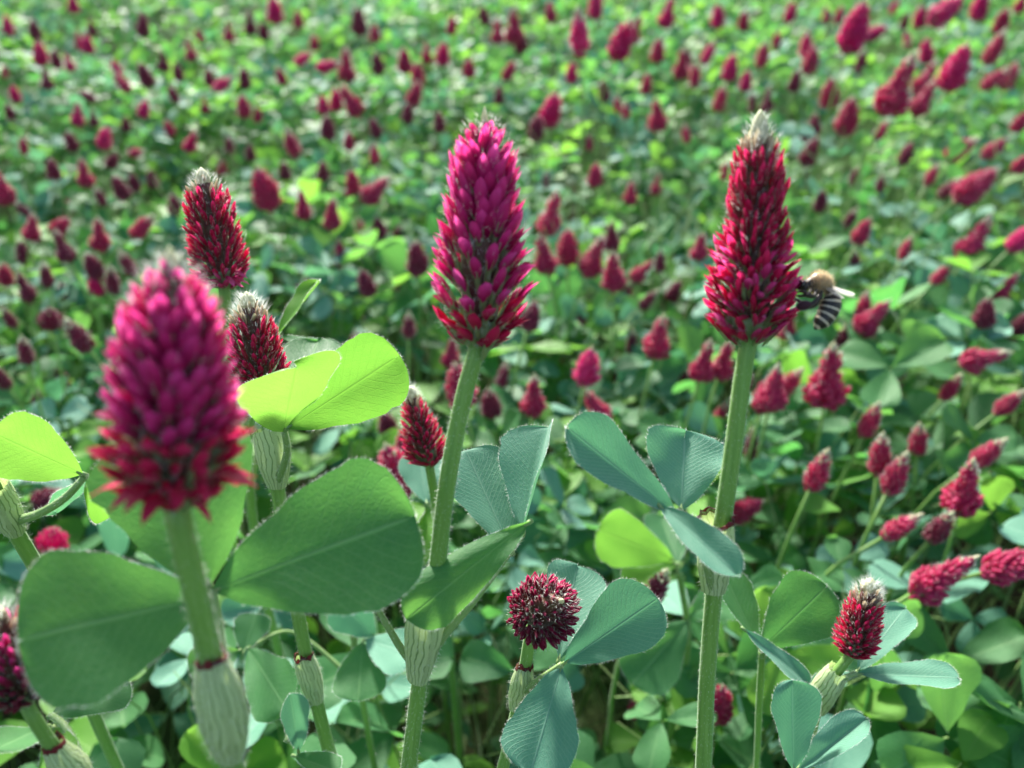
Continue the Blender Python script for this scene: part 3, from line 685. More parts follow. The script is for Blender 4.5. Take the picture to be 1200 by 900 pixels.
# --- I: lime leaf plant at the left edge
e = P(95, 800, .33)
pl, inv = start('clover stem carrying the bright lime leaflet left of the large flower', ground_of(e))
stem_part(pl, inv, [P(-14, 560, .235), P(8, 605, .245), P(40, 660, .262), P(70, 730, .29), e], .0023, .0026, nh=700)
sheath_part(pl, inv, [P(-10, 566, .236), P(0, 585, .241), P(10, 605, .245), P(18, 622, .249)], [.0040, .0044, .0042, .0030], rim=False, nh=160)
leaf_part(pl, inv, [P(14, 612, .247), P(50, 600, .240), P(80, 580, .236), P(98, 560, .234)], [
    LF((98, 556, .234), (-8, 508, .224), 96, n=(.15, -.15, .95), fold=.14, m='leaf_backlit', notch=.03),
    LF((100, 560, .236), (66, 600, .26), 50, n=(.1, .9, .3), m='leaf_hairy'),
    LF((102, 560, .236), (138, 600, .25), 60, n=(0, .5, .8), m='leaf_backlit')], pr=.0012)

# --- leaf plants without flowers between the stems
def leaf_plant(label, stem, r, leaves):
    e = stem[-1]; pl, inv = start(label, ground_of(e), name='clover_shoot', group='leafy clover shoots without a flower')
    stem_part(pl, inv, stem, r, r*1.3, nh=260)
    for pet, lfs in leaves: leaf_part(pl, inv, pet, lfs, pr=.0009, nh=60)
leaf_plant('leafy shoot with rounded green leaflet and narrow bluish blade beside the tall crimson stem',
    [P(893, 764, .300), P(890, 820, .312), P(886, 905, .335)], .0012,
    [([P(893, 770, .301), P(893, 762, .3)], [
        LF((893, 760, .300), (968, 688, .300), 92, n=(0, .35, .95), fold=.1), LF((889, 757, .302), (848, 672, .315), 56, n=(.4, .3, .8), fold=.3),
        LF((872, 737, .292), (946, 802, .285), 30, n=(-.3, .8, .4), m='leaf_hairy', fold=.4)])])
leaf_plant('leafy shoot with bright round leaflet under the grey green leaf of the crimson flower',
    [P(796, 672, 0.427), P(806, 740, 0.445), P(775, 905, 0.488)], .0016,
    [([P(800, 700, 0.433), P(792, 660, 0.427)], [
        LF((788, 655, 0.427), (702, 622, 0.409), 72, n=(0, .3, .95), m='leaf_backlit', fold=.08), LF((790, 660, 0.427), (735, 690, 0.415), 55, n=(0, .5, .8), m='leaf_backlit'),
        LF((795, 660, 0.427), (775, 605, 0.458), 60, n=(.1, .3, .9))]),
     ([P(808, 745, 0.447), P(806, 728, 0.439)], [
        LF((806, 727, 0.439), (742, 800, 0.421), 78, n=(.1, .4, .9), fold=.12), LF((806, 722, 0.439), (860, 700, 0.451), 60, n=(0, .6, .8)),
        LF((803, 722, 0.442), (770, 690, 0.476), 60, n=(0, .5, .8), m='leaf_hairy')])])
leaf_plant('leafy shoot with bluish leaflets low between the middle stem and the broad dark leaflet',
    [P(408, 700, .38), P(420, 790, .39), P(440, 905, .42)], .0014,
    [([P(415, 760, .386), P(420, 730, .375)], [
        LF((440, 745, .375), (395, 705, .37), 60, n=(0, .5, .8), m='leaf_hairy'), LF((428, 750, .37), (490, 770, .35), 70, n=(0, .6, .7), m='leaf_hairy'),
        LF((425, 752, .37), (420, 820, .35), 70, n=(0, .5, .8))]),
     ([P(420, 800, .39), P(335, 740, .39), P(290, 760, .37)], [
        LF((290, 760, .37), (335, 830, .34), 75, n=(0, .4, .9)), LF((285, 765, .37), (300, 720, .38), 50, n=(0, .4, .9)), LF((280, 762, .37), (225, 790, .36), 60, n=(0, .4, .9))])])

# ================================================================== honeybee on the crimson flower
bc = P(957, 333, .203); bs = .203/FPX
bee = thing('honeybee', 'striped honeybee with tan furry back clinging to the side of the crimson flower', 'bee', bc)
binv = Matrix.Translation(-bc)
def BP(x, y, dz=0.0): return np.array(binv @ P(x, y, .203+dz))
spine = [(934, 338, .0006), (942, 335, .0004), (947, 333, 0), (957, 331, 0), (966, 335, 0), (971.5, 341, 0), (974, 349, .0), (973, 358, .0), (968, 370, 0), (960, 380, 0), (954.5, 386, 0)]
rad = [2.0, 8.5, 6.0, 13.0, 11.5, 5.5, 11.0, 13.0, 12.0, 8.5, 1.0]
C = spline([list(BP(*s))+[r_] for s, r_ in zip(spine, rad)], 44)
mb = MB(); tube(mb, C[:, :3], C[:, 3]*bs*0.94, 18)
mb.uv[0][:-2] = np.stack(np.broadcast_arrays(np.linspace(0, 1, 44)[:, None], np.linspace(0, 1, 18)[None]), -1).reshape(-1, 2)
mb.uv[0][-1] = (1, 0)
body = obj('body', mb.mesh('body', ['bee_body']), bee)
T, A, B = frames(C[:, :3])
mb = MB(); nh = 2600
k = np.clip(np.where(rng.random(nh) < .8, rng.normal(.33, .07, nh), rng.uniform(.05, .96, nh)), .03, .97)*43
i = k.astype(int); th = rng.random(nh)*6.283
d = A[i]*np.cos(th)[:, None]+B[i]*np.sin(th)[:, None]
hairs(mb, C[i, :3]+d*C[i, 3][:, None]*bs*.9, d+rng.normal(0, .35, (nh, 3)), np.where(k/43 < .46, .0012, .0004)*rng.uniform(.5, 1.2, nh), wid=.00004, mat=0)
ho = obj('fur', mb.mesh('fur', ['bee_hair']), bee); ho['kind'] = 'stuff'
def wing(b, t, w, n, seed):
    V, F, UV = leaflet_geo(1, 1, 0, 0, .02, 12, 7, 0, seed)
    d = Vector(t)-Vector(b); L_ = d.length
    V = V*np.array([L_, w, L_*.3])
    mb = MB(); mb.add(V, F, UV)
    return obj('wing', mb.mesh('wing', ['bee_wing']), bee, matrix=frame_matrix(Vector(b), d, n))
wing(BP(958, 333, -.0022), BP(1003, 349, -.0035), .0030, CV((.25, .85, .5)), 1)
wing(BP(961, 335, -.0022), BP(990, 350, -.0030), .0022, CV((.25, .85, .5)), 2)
wing(BP(958, 331, .0022), BP(1001, 346, .0045), .0030, CV((.25, .85, -.2)), 3)
wing(BP(961, 333, .0022), BP(988, 350, .0040), .0022, CV((.25, .85, -.2)), 4)
def leg(pts, r, pollen=None):
    q = MB(); c = spline([BP(*p) for p in pts], 14)
    tube(q, c, np.interp(np.linspace(0, 1, 14), [0, .3, .5, .75, 1], r)*bs, 7)
    l = obj('leg', q.mesh('leg', ['bee_leg']), bee)
    if pollen:
        q = MB(); cc = BP(*pollen); u = np.linspace(0, np.pi, 9)
        s = np.stack([cc+np.array([1, 0, .25])*x*bs for x in -np.cos(u)*8.5]); tube(q, s, np.sin(u)*6.0*bs+1e-5, 10)
        obj('pollen_basket', q.mesh('pollen_basket', ['pollen']), l)
leg([(963, 341, -.0015), (958, 350, -.003), (953, 356, -.003), (945, 358, -.003), (937, 353, -.002), (931, 349, -.001)], [2.2, 2.6, 3.6, 2.6, 1], (942, 358, -.003))
leg([(963, 341, .0015), (960, 352, .003), (955, 357, .003), (946, 360, .003), (938, 356, .002)], [2.2, 2.4, 3.2, 2.4, 1])
leg([(957, 340, -.0015), (953, 347, -.003), (947, 345, -.003), (939, 347, -.002), (930, 345, -.001)], [2, 2, 2, 1.5, .8])
leg([(957, 340, .0015), (953, 348, .003), (946, 347, .003), (936, 348, .002)], [2, 2, 2, 1.5, .8])
leg([(951, 339, -.0013), (947, 344, -.0025), (941, 341, -.0025), (933, 343, -.001)], [1.8, 1.8, 1.6, 1.2, .7])
leg([(951, 339, .0013), (946, 344, .0025), (940, 342, .0025), (932, 342, .001)], [1.8, 1.8, 1.6, 1.2, .7])
for sgn in (-1, 1):
    q = MB(); u = np.linspace(0, np.pi, 8); cc = BP(940.5, 334, sgn*.0011)
    tube(q, np.stack([cc+np.array([.25, 0, 1])*x*bs for x in -np.cos(u)*5]), np.sin(u)*3.2*bs+1e-5, 9); obj('eye', q.mesh('eye', ['bee_eye']), bee)
    q = MB(); tube(q, spline([BP(938, 330, sgn*.0007), BP(934, 325, sgn*.0012), BP(929, 327, sgn*.0016)], 8), .8*bs, 6); obj('antenna', q.mesh('antenna', ['bee_leg']), bee)

# ================================================================== field plants (each its own thing), heads as shared meshes
def mid_head(kind, seed, lo=False):
    """unit height along Z; florets joined (a few pixels each)"""
    r = np.random.default_rng(seed); mb = MB()
    if kind == 'cone':     prof, n, op = [(0, .10), (.06, .22), (.16, .29), (.28, .29), (.40, .23), (.52, .17), (.7, .145), (.88, .11), (1, .03)], 120, .42
    elif kind == 'full':   prof, n, op = [(0, .10), (.06, .24), (.18, .31), (.35, .30), (.55, .26), (.75, .20), (.9, .13), (1, .03)], 130, .75
    elif kind == 'bud':    prof, n, op = [(0, .09), (.08, .19), (.22, .235), (.45, .225), (.65, .19), (.82, .13), (1, .03)], 120, .05
    else:                  prof, n, op = [(0, .2), (.1, .42), (.3, .52), (.55, .50), (.75, .40), (.9, .24), (1, .06)], 130, .7
    if lo: n = int(n*.75)
    t = np.linspace(0, 1, 8)
    tube(mb, np.stack([0*t, 0*t, t], -1), np.array([lerp(x, prof)*.68 for x in t]), 8, mat=0, rnd=.0)
    tube(mb, [[0, 0, -.02], [0, 0, .03], [0, 0, .08]], [.05, .10, lerp(.08, prof)*.75], 8, mat=1)
    tube(mb, [[0, 0, .90], [0, 0, .96], [0, 0, 1.02], [0, 0, 1.06]], [.06, .055, .03, .008] if kind == 'bud' else [.04, .04, .025, .008], 7, mat=2)
    tt = np.linspace(0, 1, 200); w = np.cumsum([lerp(x, prof)**.8 for x in tt]); w /= w[-1]
    for i in range(n):
        q = float(np.interp((i+.5)/n, w, tt)); q = min(max(q+r.normal(0, .01), .03), .985); phi = i*2.39996+r.normal(0, .1)
        R_ = lerp(q, prof)*r.uniform(.88, 1.16); al = math.radians(66-50*q**.8+r.normal(0, 11))
        isop = q < op; Lf = .24 if isop else .20
        dr = np.array([math.cos(phi)*math.sin(al), math.sin(phi)*math.sin(al), math.cos(al)])
        tip = np.array([math.cos(phi)*R_, math.sin(phi)*R_, q]); b = tip-dr*Lf
        o_ = np.array([math.cos(phi), math.sin(phi), 0]); x = o_-dr*o_.dot(dr); x /= np.linalg.norm(x); y = np.cross(dr, x)
        pr = np.array([.35, .9, .8, .05]); z = np.array([.15, .55, .8, 1.0])*Lf; ns = 5
        th = np.linspace(0, 6.283, ns, endpoint=False); wd = (.050 if isop else .038)*r.uniform(.85, 1.2)
        V = b+dr*z[:, None, None]+(x*np.cos(th)[:, None]*.8+y*np.sin(th)[:, None])[None]*(pr*wd)[:, None, None]
        UV = np.stack(np.broadcast_arrays((z/Lf)[:, None], th[None]/6.283), -1)
        pale = q > {'bud': .80, 'cone': .90, 'full': .94, 'globe': .9}[kind]+r.normal(0, .03)
        mb.add(V.reshape(-1, 3), ring_faces(4, ns), UV.reshape(-1, 2), 2 if pale else 0, r.random()*.6)
        if not lo:
            kh = 4 if pale else 2
            hairs(mb, np.repeat([tip-dr*Lf*.3], kh, 0), dr+r.normal(0, .35, (kh, 3))+o_*.3, .10, wid=.005, mat=3)
    return mb.mesh(kind+'_head', ['petal_crimson', 'head_base', 'tip_bud', 'hair'])
HEADS = {k: [mid_head(k, 100*j+i) for i in range(3)] for j, k in enumerate(('cone', 'full', 'bud', 'globe'))}

# shared leaflet meshes and trifoliate leaves
LEAFLETS = []
for i in range(10):
    V, F, UV = leaflet_geo(1.0, rng.uniform(.72, .95), rng.uniform(.05, .45), rng.uniform(-.18, .2), .06, 9, 7, rng.uniform(0, .08), seed=500+i, cup=rng.uniform(-.2, .3))
    mb = MB(); mb.add(V, F, UV, 0, rng.random()); LEAFLETS.append(mb.mesh('leaflet', ['leaf']))
def trifoliate(seed, nu=7, nv=5):
    r = np.random.default_rng(seed); mb = MB()
    for k, a in enumerate((0, 2.0, -2.0)):
        V, F, UV = leaflet_geo(1.0*r.uniform(.85, 1.1), r.uniform(.75, .95), r.uniform(.05, .4), r.uniform(-.2, .2), .06, nu, nv, .05, seed=seed*3+k)
        el = r.uniform(-.35, .45); a += r.normal(0, .18)
        c_, s_ = math.cos(el), math.sin(el)
        V = np.stack([V[:, 0]*c_-V[:, 2]*s_, V[:, 1], V[:, 0]*s_+V[:, 2]*c_], -1)
        V[:, 0] += .04
        V = np.stack([V[:, 0]*math.cos(a)-V[:, 1]*math.sin(a), V[:, 0]*math.sin(a)+V[:, 1]*math.cos(a), V[:, 2]], -1)
        mb.add(V, F, UV, 0, r.random()*.25)
    return mb
TRI = []
for i in range(10):
    t_ = trifoliate(900+i); tube(t_, spline([[0, 0, -1.6], [.15*math.cos(i), .15*math.sin(i), -.8], [0, 0, 0]], 5), .04, 5, mat=1); TRI.append(t_.mesh('leaf', ['leaf', 'petiole']))

HCAN = 0.312                                         # usual height of the flower heads of the field
def canopy_depth(py, hh=HCAN):
    """depth along the view axis of the ray through row py where it meets height hh"""
    dn = (py-450)/FPX*cp+sp
    return (CAMZ-hh)/max(dn, 0.03)
KIND = {'c': 'cone', 'f': 'full', 'b': 'bud', 'g': 'globe'}
MAT = {'p': 'petal_pink', 'm': 'petal_magenta', 'r': 'petal_field', 'd': 'petal_field_dark'}
DATA = """
12 30 20 0 fp;23 47 15 0 bd;50 63 25 0 fp;68 70 19 0 fd;83 72 20 0 cm;105 52 20 0 fm;110 33 16 0 fd;95 47 19 5 cr;78 38 14 0 bm;8 84 16 20 br;56 93 21 0 cd;43 36 21 10 fd;138 80 17 0 fm;143 97 26 -40 br;172 88 25 -10 fd;193 72 22 0 cd;210 85 19 0 fd;224 60 20 0 cr;235 42 16 -20 br;270 37 20 0 cr;218 43 15 0 bd;247 92 18 0 fd;263 98 28 60 bp;288 92 22 0 fd;287 125 23 10 fr;303 135 16 0 fr;317 123 15 0 fd;242 123 18 0 cr;358 68 25 60 bp;387 77 30 75 bm;370 50 18 0 fr;380 123 20 0 fm;395 117 23 5 fm;385 150 25 0 fd;343 168 32 -10 br;295 178 18 0 fd;270 170 18 0 fd;227 165 25 30 cm;170 128 19 20 fm;150 145 17 0 fd;125 162 25 20 fp;93 134 25 0 cm;87 165 22 0 fd;112 138 19 0 cd;102 112 22 -60 bd;163 178 22 80 br;135 187 21 40 fd;65 198 23 0 fd;102 203 29 0 cr;83 240 20 0 cr;42 265 31 0 cr;73 265 26 50 fr;78 287 35 0 cd;122 273 38 -10 cr;143 283 16 80 fr;170 265 35 50 br;7 217 40 0 cr;145 218 28 0 fd;160 213 21 0 fd;28 245 20 -40 bd;314 220 46 0 fr;356 240 31 0 cr;391 250 33 10 cr;370 285 21 0 fr;317 290 19 0 bd;262 197 19 10 cr;2 278 16 0 br;295 27 23 0 cd;323 13 26 0 fm;310 37 18 0 fd;350 23 17 0 fr;392 17 15 0 fr;220 13 14 0 fm;170 30 25 10 fd;143 37 16 0 cr;88 5 18 0 fm;128 32 15 0 fd;
465 5 16 0 fm;421 26 27 0 fd;567 18 20 0 fd;583 37 26 0 cr;602 31 34 0 cr;609 48 26 0 fd;500 62 21 0 cr;520 63 25 5 fm;475 72 25 -5 fr;443 75 23 0 fd;407 77 33 0 cr;490 87 23 0 fr;487 110 27 20 fr;597 83 21 30 fr;620 92 14 0 fd;585 112 18 0 fd;411 117 35 -30 cr;478 133 21 0 fd;515 143 21 0 fd;646 127 37 10 fm;628 150 27 10 fd;597 145 15 0 br;658 165 14 0 fr;633 172 15 0 bd;623 188 14 0 gd;678 40 46 5 bp;697 7 27 0 fp;728 48 40 20 fm;743 35 29 15 cr;782 15 31 10 cm;757 98 21 0 fr;707 107 21 0 fd;723 122 19 0 br;733 130 18 0 br;768 133 35 0 cr;797 75 31 0 cr;788 103 16 0 br;690 167 18 0 br;697 205 25 0 fr;738 225 26 0 cr;769 215 23 0 cr;695 256 16 0 fd;655 223 14 0 br;646 250 47 14 cr;415 212 27 0 fr;443 222 38 50 cr;408 233 19 0 fr;422 265 21 -5 br;467 270 19 30 bd;
715 275 33 0 cd;637 298 41 -5 cr;665 288 39 0 fr;695 298 46 5 cr;717 315 43 -3 cr;773 305 26 0 bd;753 315 31 40 cr;818 287 31 0 cr;760 350 27 40 bd;769 390 50 -5 cr;623 370 33 15 fd;647 387 23 0 bd;664 415 21 30 bd;688 427 42 3 fp;697 475 43 -30 cr;625 460 45 -3 cr;823 421 46 0 cr;845 418 45 0 cr;800 442 27 0 bd;843 483 30 10 br;
1030 215 20 10 bd;995 255 23 20 bd;1008 270 29 10 fr;1113 220 30 50 bd;1142 217 50 50 fr;1138 280 52 20 cr;1193 277 34 30 fp;1080 335 23 5 br;1080 382 19 0 fd;1020 370 45 35 cr;1010 358 31 10 br;1040 390 17 0 br;1148 363 36 -5 fd;1153 417 50 70 cr;963 435 72 -8 cr;920 378 36 0 cr;1015 487 44 -10 br;923 445 38 30 br;903 452 50 -3 cr;1130 333 24 0 bd;
998 33 49 0 fm;1025 38 24 60 fm;1108 13 40 50 fp;1145 8 28 0 fm;1163 57 36 20 br;1115 80 46 8 fp;1045 100 62 12 cr;1082 92 36 20 cr;1080 115 38 25 cr;1163 92 32 45 br;970 110 30 -8 fr;990 137 38 5 fr;942 53 28 5 bm;948 72 28 0 fr;1062 47 19 0 bm;1083 60 25 -15 fm;1007 72 25 0 bd;855 80 28 0 fp;830 62 26 25 bp;873 95 21 0 fm;843 115 28 0 br;898 118 26 0 cd;813 88 25 -10 bm;803 70 22 0 fd;892 65 28 0 br;910 48 17 0 fr;948 178 30 10 fd;953 147 23 0 fd;942 155 21 0 bd;1032 153 23 30 br;1012 152 14 0 fr;848 200 21 0 br;807 208 16 0 fr;967 18 17 0 br;983 18 17 0 fr;1047 8 17 0 bm;1058 25 17 0 fd;1193 142 24 20 fr;1125 175 40 55 br;1165 173 32 50 br;1195 190 24 30 fr;803 157 20 0 br;880 120 21 0 bd;1193 5 18 10 fm;
33 335 33 -10 cd;57 322 27 0 bd;62 373 24 0 gd;97 390 41 -5 bd;35 408 33 0 bd;113 310 29 -5 fd;117 330 28 0 fm;135 328 31 0 bd;153 307 31 -15 bd;52 285 19 0 bd;
895 462 38 5 fr;955 547 50 0 br;1027 530 48 0 br;1047 553 48 5 br;1072 512 37 5 br;1152 525 43 30 br;1120 522 24 0 br;1122 564 66 -5 cr;1155 560 40 85 cr;1095 610 45 0 bd;1022 660 30 -5 bd;1055 614 45 50 br;1103 670 72 50 cr;1184 655 62 60 fr;873 594 40 55 fr;872 633 36 35 cr;995 640 32 40 bd;840 815 50 -10 fr;848 738 34 0 fd;1175 888 46 5 br;465 548 62 -3 fr;478 515 40 0 fr;458 575 40 0 fr;615 502 22 0 br;455 492 34 0 fd;768 678 52 14 bd;553 780 38 20 fd;745 820 40 0 br;60 580 40 60 fd;65 630 30 0 gm;540 448 50 0 fr;530 410 36 10 cr;490 300 40 0 fd;480 380 30 5 bd;430 330 30 -10 fd;400 295 30 5 cr;420 400 28 0 bd;
360 330 28 10 cr;385 355 24 0 bd;445 265 24 0 fd;590 330 26 0 fd;680 365 26 -10 bd;735 345 26 5 cr;790 340 24 10 fd;1000 305 24 -10 bd;1060 290 26 15 br;1100 320 28 30 br;1175 335 34 30 cr;1190 380 32 20 fd;1050 440 30 -5 bd;1110 450 34 15 br;985 395 30 0 bd;1180 470 36 40 br;870 440 34 -8 bd;880 520 34 5 bd;740 400 26 5 bd;720 430 28 -8 fd;590 440 30 10 bd;575 470 34 -5 fd;15 370 26 0 bd;10 320 26 5 fr;75 340 22 10 bd;5 440 30 0 bd;75 440 26 -5 fd;45 470 26 0 bd;200 150 18 0 fr;205 110 18 0 fd;330 90 18 5 fr;440 150 20 -10 fd;440 180 22 0 br;550 80 20 0 fr;670 85 22 5 fm;770 60 24 -5 fr;840 20 24 0 fm;870 25 20 0 fr;925 15 20 10 fm;1075 20 22 -5 fm;1170 25 26 10 fr;1180 90 28 20 fr;930 95 22 0 fd;1060 180 24 10 fd;1090 205 24 20 br;1000 205 22 0 bd;960 235 24 0 fd;640 210 18 0 bd;600 230 20 0 fd;470 330 24 0 fr;380 200 22 5 fd;410 165 20 0 fr;335 200 20 0 fd;250 60 16 0 fd;15 130 18 0 fd;30 170 20 0 br;20 110 18 5 fm;180 210 20 0 fd;205 240 22 -5 fd;120 230 22 0 bd;30 295 24 0 fd;365 20 15 0 fr;440 40 18 0 fr;530 30 18 0 fm;645 15 20 0 fr;400 45 16 0 fd;550 20 16 5 fr;260 10 16 0 fm;60 15 16 0 fr;30 8 16 0 fm;195 12 15 0 fr;
"""
SHAPE_TXT = {'cone': 'bottle shaped flower', 'full': 'plump cone flower', 'bud': 'slender bud', 'globe': 'short round flower'}
COL_TXT = {'p': 'pink', 'm': 'magenta', 'r': 'crimson', 'd': 'burgundy'}
leafcount = 0
def field_plant(bx, by, Lpx, ang, code, seed, from_px=True, with_leaflets=False, lo=False):
    r = np.random.default_rng(seed)
    k = KIND[code[0]]; mt = MAT[code[1]]
    if abs(ang) < 12: ang += r.normal(0, 7)
    a = math.radians(ang)
    Lnom = {'cone': .040, 'full': .034, 'bud': .032, 'globe': .022}[k]
    yb = by+Lpx*.5*math.cos(a); xb = bx-Lpx*.5*math.sin(a)
    z = canopy_depth(yb)
    L_ = Lpx*z/FPX
    L2 = min(max(L_, Lnom*.66), Lnom*1.35); z *= L2/L_; L_ = L2
    z = max(z, .30)
    b = P(xb, yb, z)
    fs = 1/math.sqrt(max(.35, 1-(0.5*math.cos(a))**2))
    ax = (CR*math.sin(a)+Vector((0, 0, 1))*math.cos(a)*1.0+Vector((0, r.normal(0, .12), 0))).normalized()
    L_ *= (1+0.12*math.cos(a))
    gp = Vector((b.x-ax.x*.12+r.normal(0, .012), b.y-ax.y*.08+r.normal(0, .012), 0))
    lean = 'leaning' if abs(ang) >= 25 else 'upright'
    row = 'low' if z < .47 else 'mid field' if z < .8 else 'farther rows' if z < 1.3 else 'far side'
    where = ('behind the large soft flower' if bx < 330 else 'between the large and magenta flowers' if bx < 520 else 'behind the magenta flower' if bx < 620
             else "between the magenta and bee's flowers" if bx < 820 else "behind the bee's flower" if bx < 930 else 'beyond the bee')
    size = 'small ' if L_ < .86*Lnom else 'large ' if L_ > 1.18*Lnom else ''
    row = row.replace('farther rows', 'far rows')
    lab = f"{size}{lean} {COL_TXT[code[1]]} clover, {SHAPE_TXT[k]}, {row} {where}"
    t = thing('field_clover', lab, 'clover', gp, 'clover plants of the blurred field')
    inv = Matrix.Translation(-gp)
    mb = MB(); bb = inv @ b
    C = spline([bb, bb-ax*.035, bb*.5-Vector((ax.x, ax.y, 0))*.02, Vector((0, 0, -.004))], 12)
    sr = r.uniform(.0009, .0013)
    tube(mb, C, np.linspace(sr, sr*1.4, 12), 6)
    obj('stem', mb.mesh('stem', ['stem']), t)
    hd = HEADS[k][r.integers(3)]
    obj('flower_head', hd, t, mt, inv @ axis_matrix(b-ax*L_*.02, ax, r.random()*6.28) @ Matrix.Diagonal((L_*r.uniform(.92, 1.1), L_*r.uniform(.92, 1.1), L_, 1)))
    # leaves on the stem
    nl = 3
    for q in range(nl):
        i = [3, 5, 6][q] if len(C) > 6 else 3
        p0 = C[i]; phi = r.random()*6.283
        pl_ = r.uniform(.018, .04); c = p0+np.array([math.cos(phi)*pl_, math.sin(phi)*pl_, pl_*r.uniform(.3, .9)])
        nrm = Vector((r.normal(0, .45), r.normal(0, .45), 1)).normalized()
        sz = r.uniform(.020, .032); mtl = 'leaf_backlit' if r.random() < .2 else ('leaf_hairy' if r.random() < .35 else 'leaf')
        m = MB(); tube(m, spline([p0, (p0+c)/2+np.array([math.cos(phi), math.sin(phi), -.3])*.004, c], 6), .0006, 5)
        if with_leaflets:
            lf = obj('leaf', m.mesh('leaf', ['petiole']), t)
            qn = axis_matrix(Vector(c), nrm, r.random()*6.28)
            for aa in (0, 2.05, -2.05):
                M = qn @ Matrix.Rotation(aa+r.normal(0, .15), 4, 'Z') @ Matrix.Rotation(-r.uniform(-.35, .45), 4, 'Y') @ Matrix.Scale(sz*r.uniform(.85, 1.1), 4)
                obj('leaflet', LEAFLETS[r.integers(10)], lf, mtl, M)
        else:
            M = axis_matrix(Vector(c), nrm, r.random()*6.28) @ Matrix.Scale(sz, 4)
            obj('leaf', TRI[r.integers(10)], t, mtl, M)
    return t
recs = [s.strip().split() for s in DATA.replace('\n', '').split(';') if s.strip()]
recs = sorted(recs, key=lambda s: -float(s[2]))[:300]
for i, (x, y, l, a_, c_) in enumerate(recs):
    field_plant(float(x), float(y), float(l), float(a_), c_, 3000+i, with_leaflets=float(l) > 34)

# ================================================================== the mass of leaves and stalks of the field (uncountable)
def vnoise(x, y, s, seed):
    r = np.random.default_rng(seed); G = r.random((64, 64))
    X = x/s+17.3; Y = y/s+9.1; i = np.floor(X).astype(int); j = np.floor(Y).astype(int); fx = X-i; fy = Y-j
    fx = fx*fx*(3-2*fx); fy = fy*fy*(3-2*fy); i %= 63; j %= 63
    return (G[i, j]*(1-fx)+G[i+1, j]*fx)*(1-fy)+(G[i, j+1]*(1-fx)+G[i+1, j+1]*fx)*fy
def hfield(x, y):
    return .250+.11*(vnoise(x, y, .20, 1)-.5)+.08*(vnoise(x, y, .55, 2)-.5)+.03*(vnoise(x, y, .09, 3)-.5)
def scatter(y0, y1, dens):
    n = int(dens*(y1-y0)*2*(.42+.74*(y0+y1)/2)); Yv = rng.uniform(y0, y1, int(n*1.5)); wv = .42+.74*Yv
    Xv = rng.uniform(-1, 1, len(Yv))*(.42+.74*y1); k = np.abs(Xv) < wv
    return Xv[k], Yv[k]
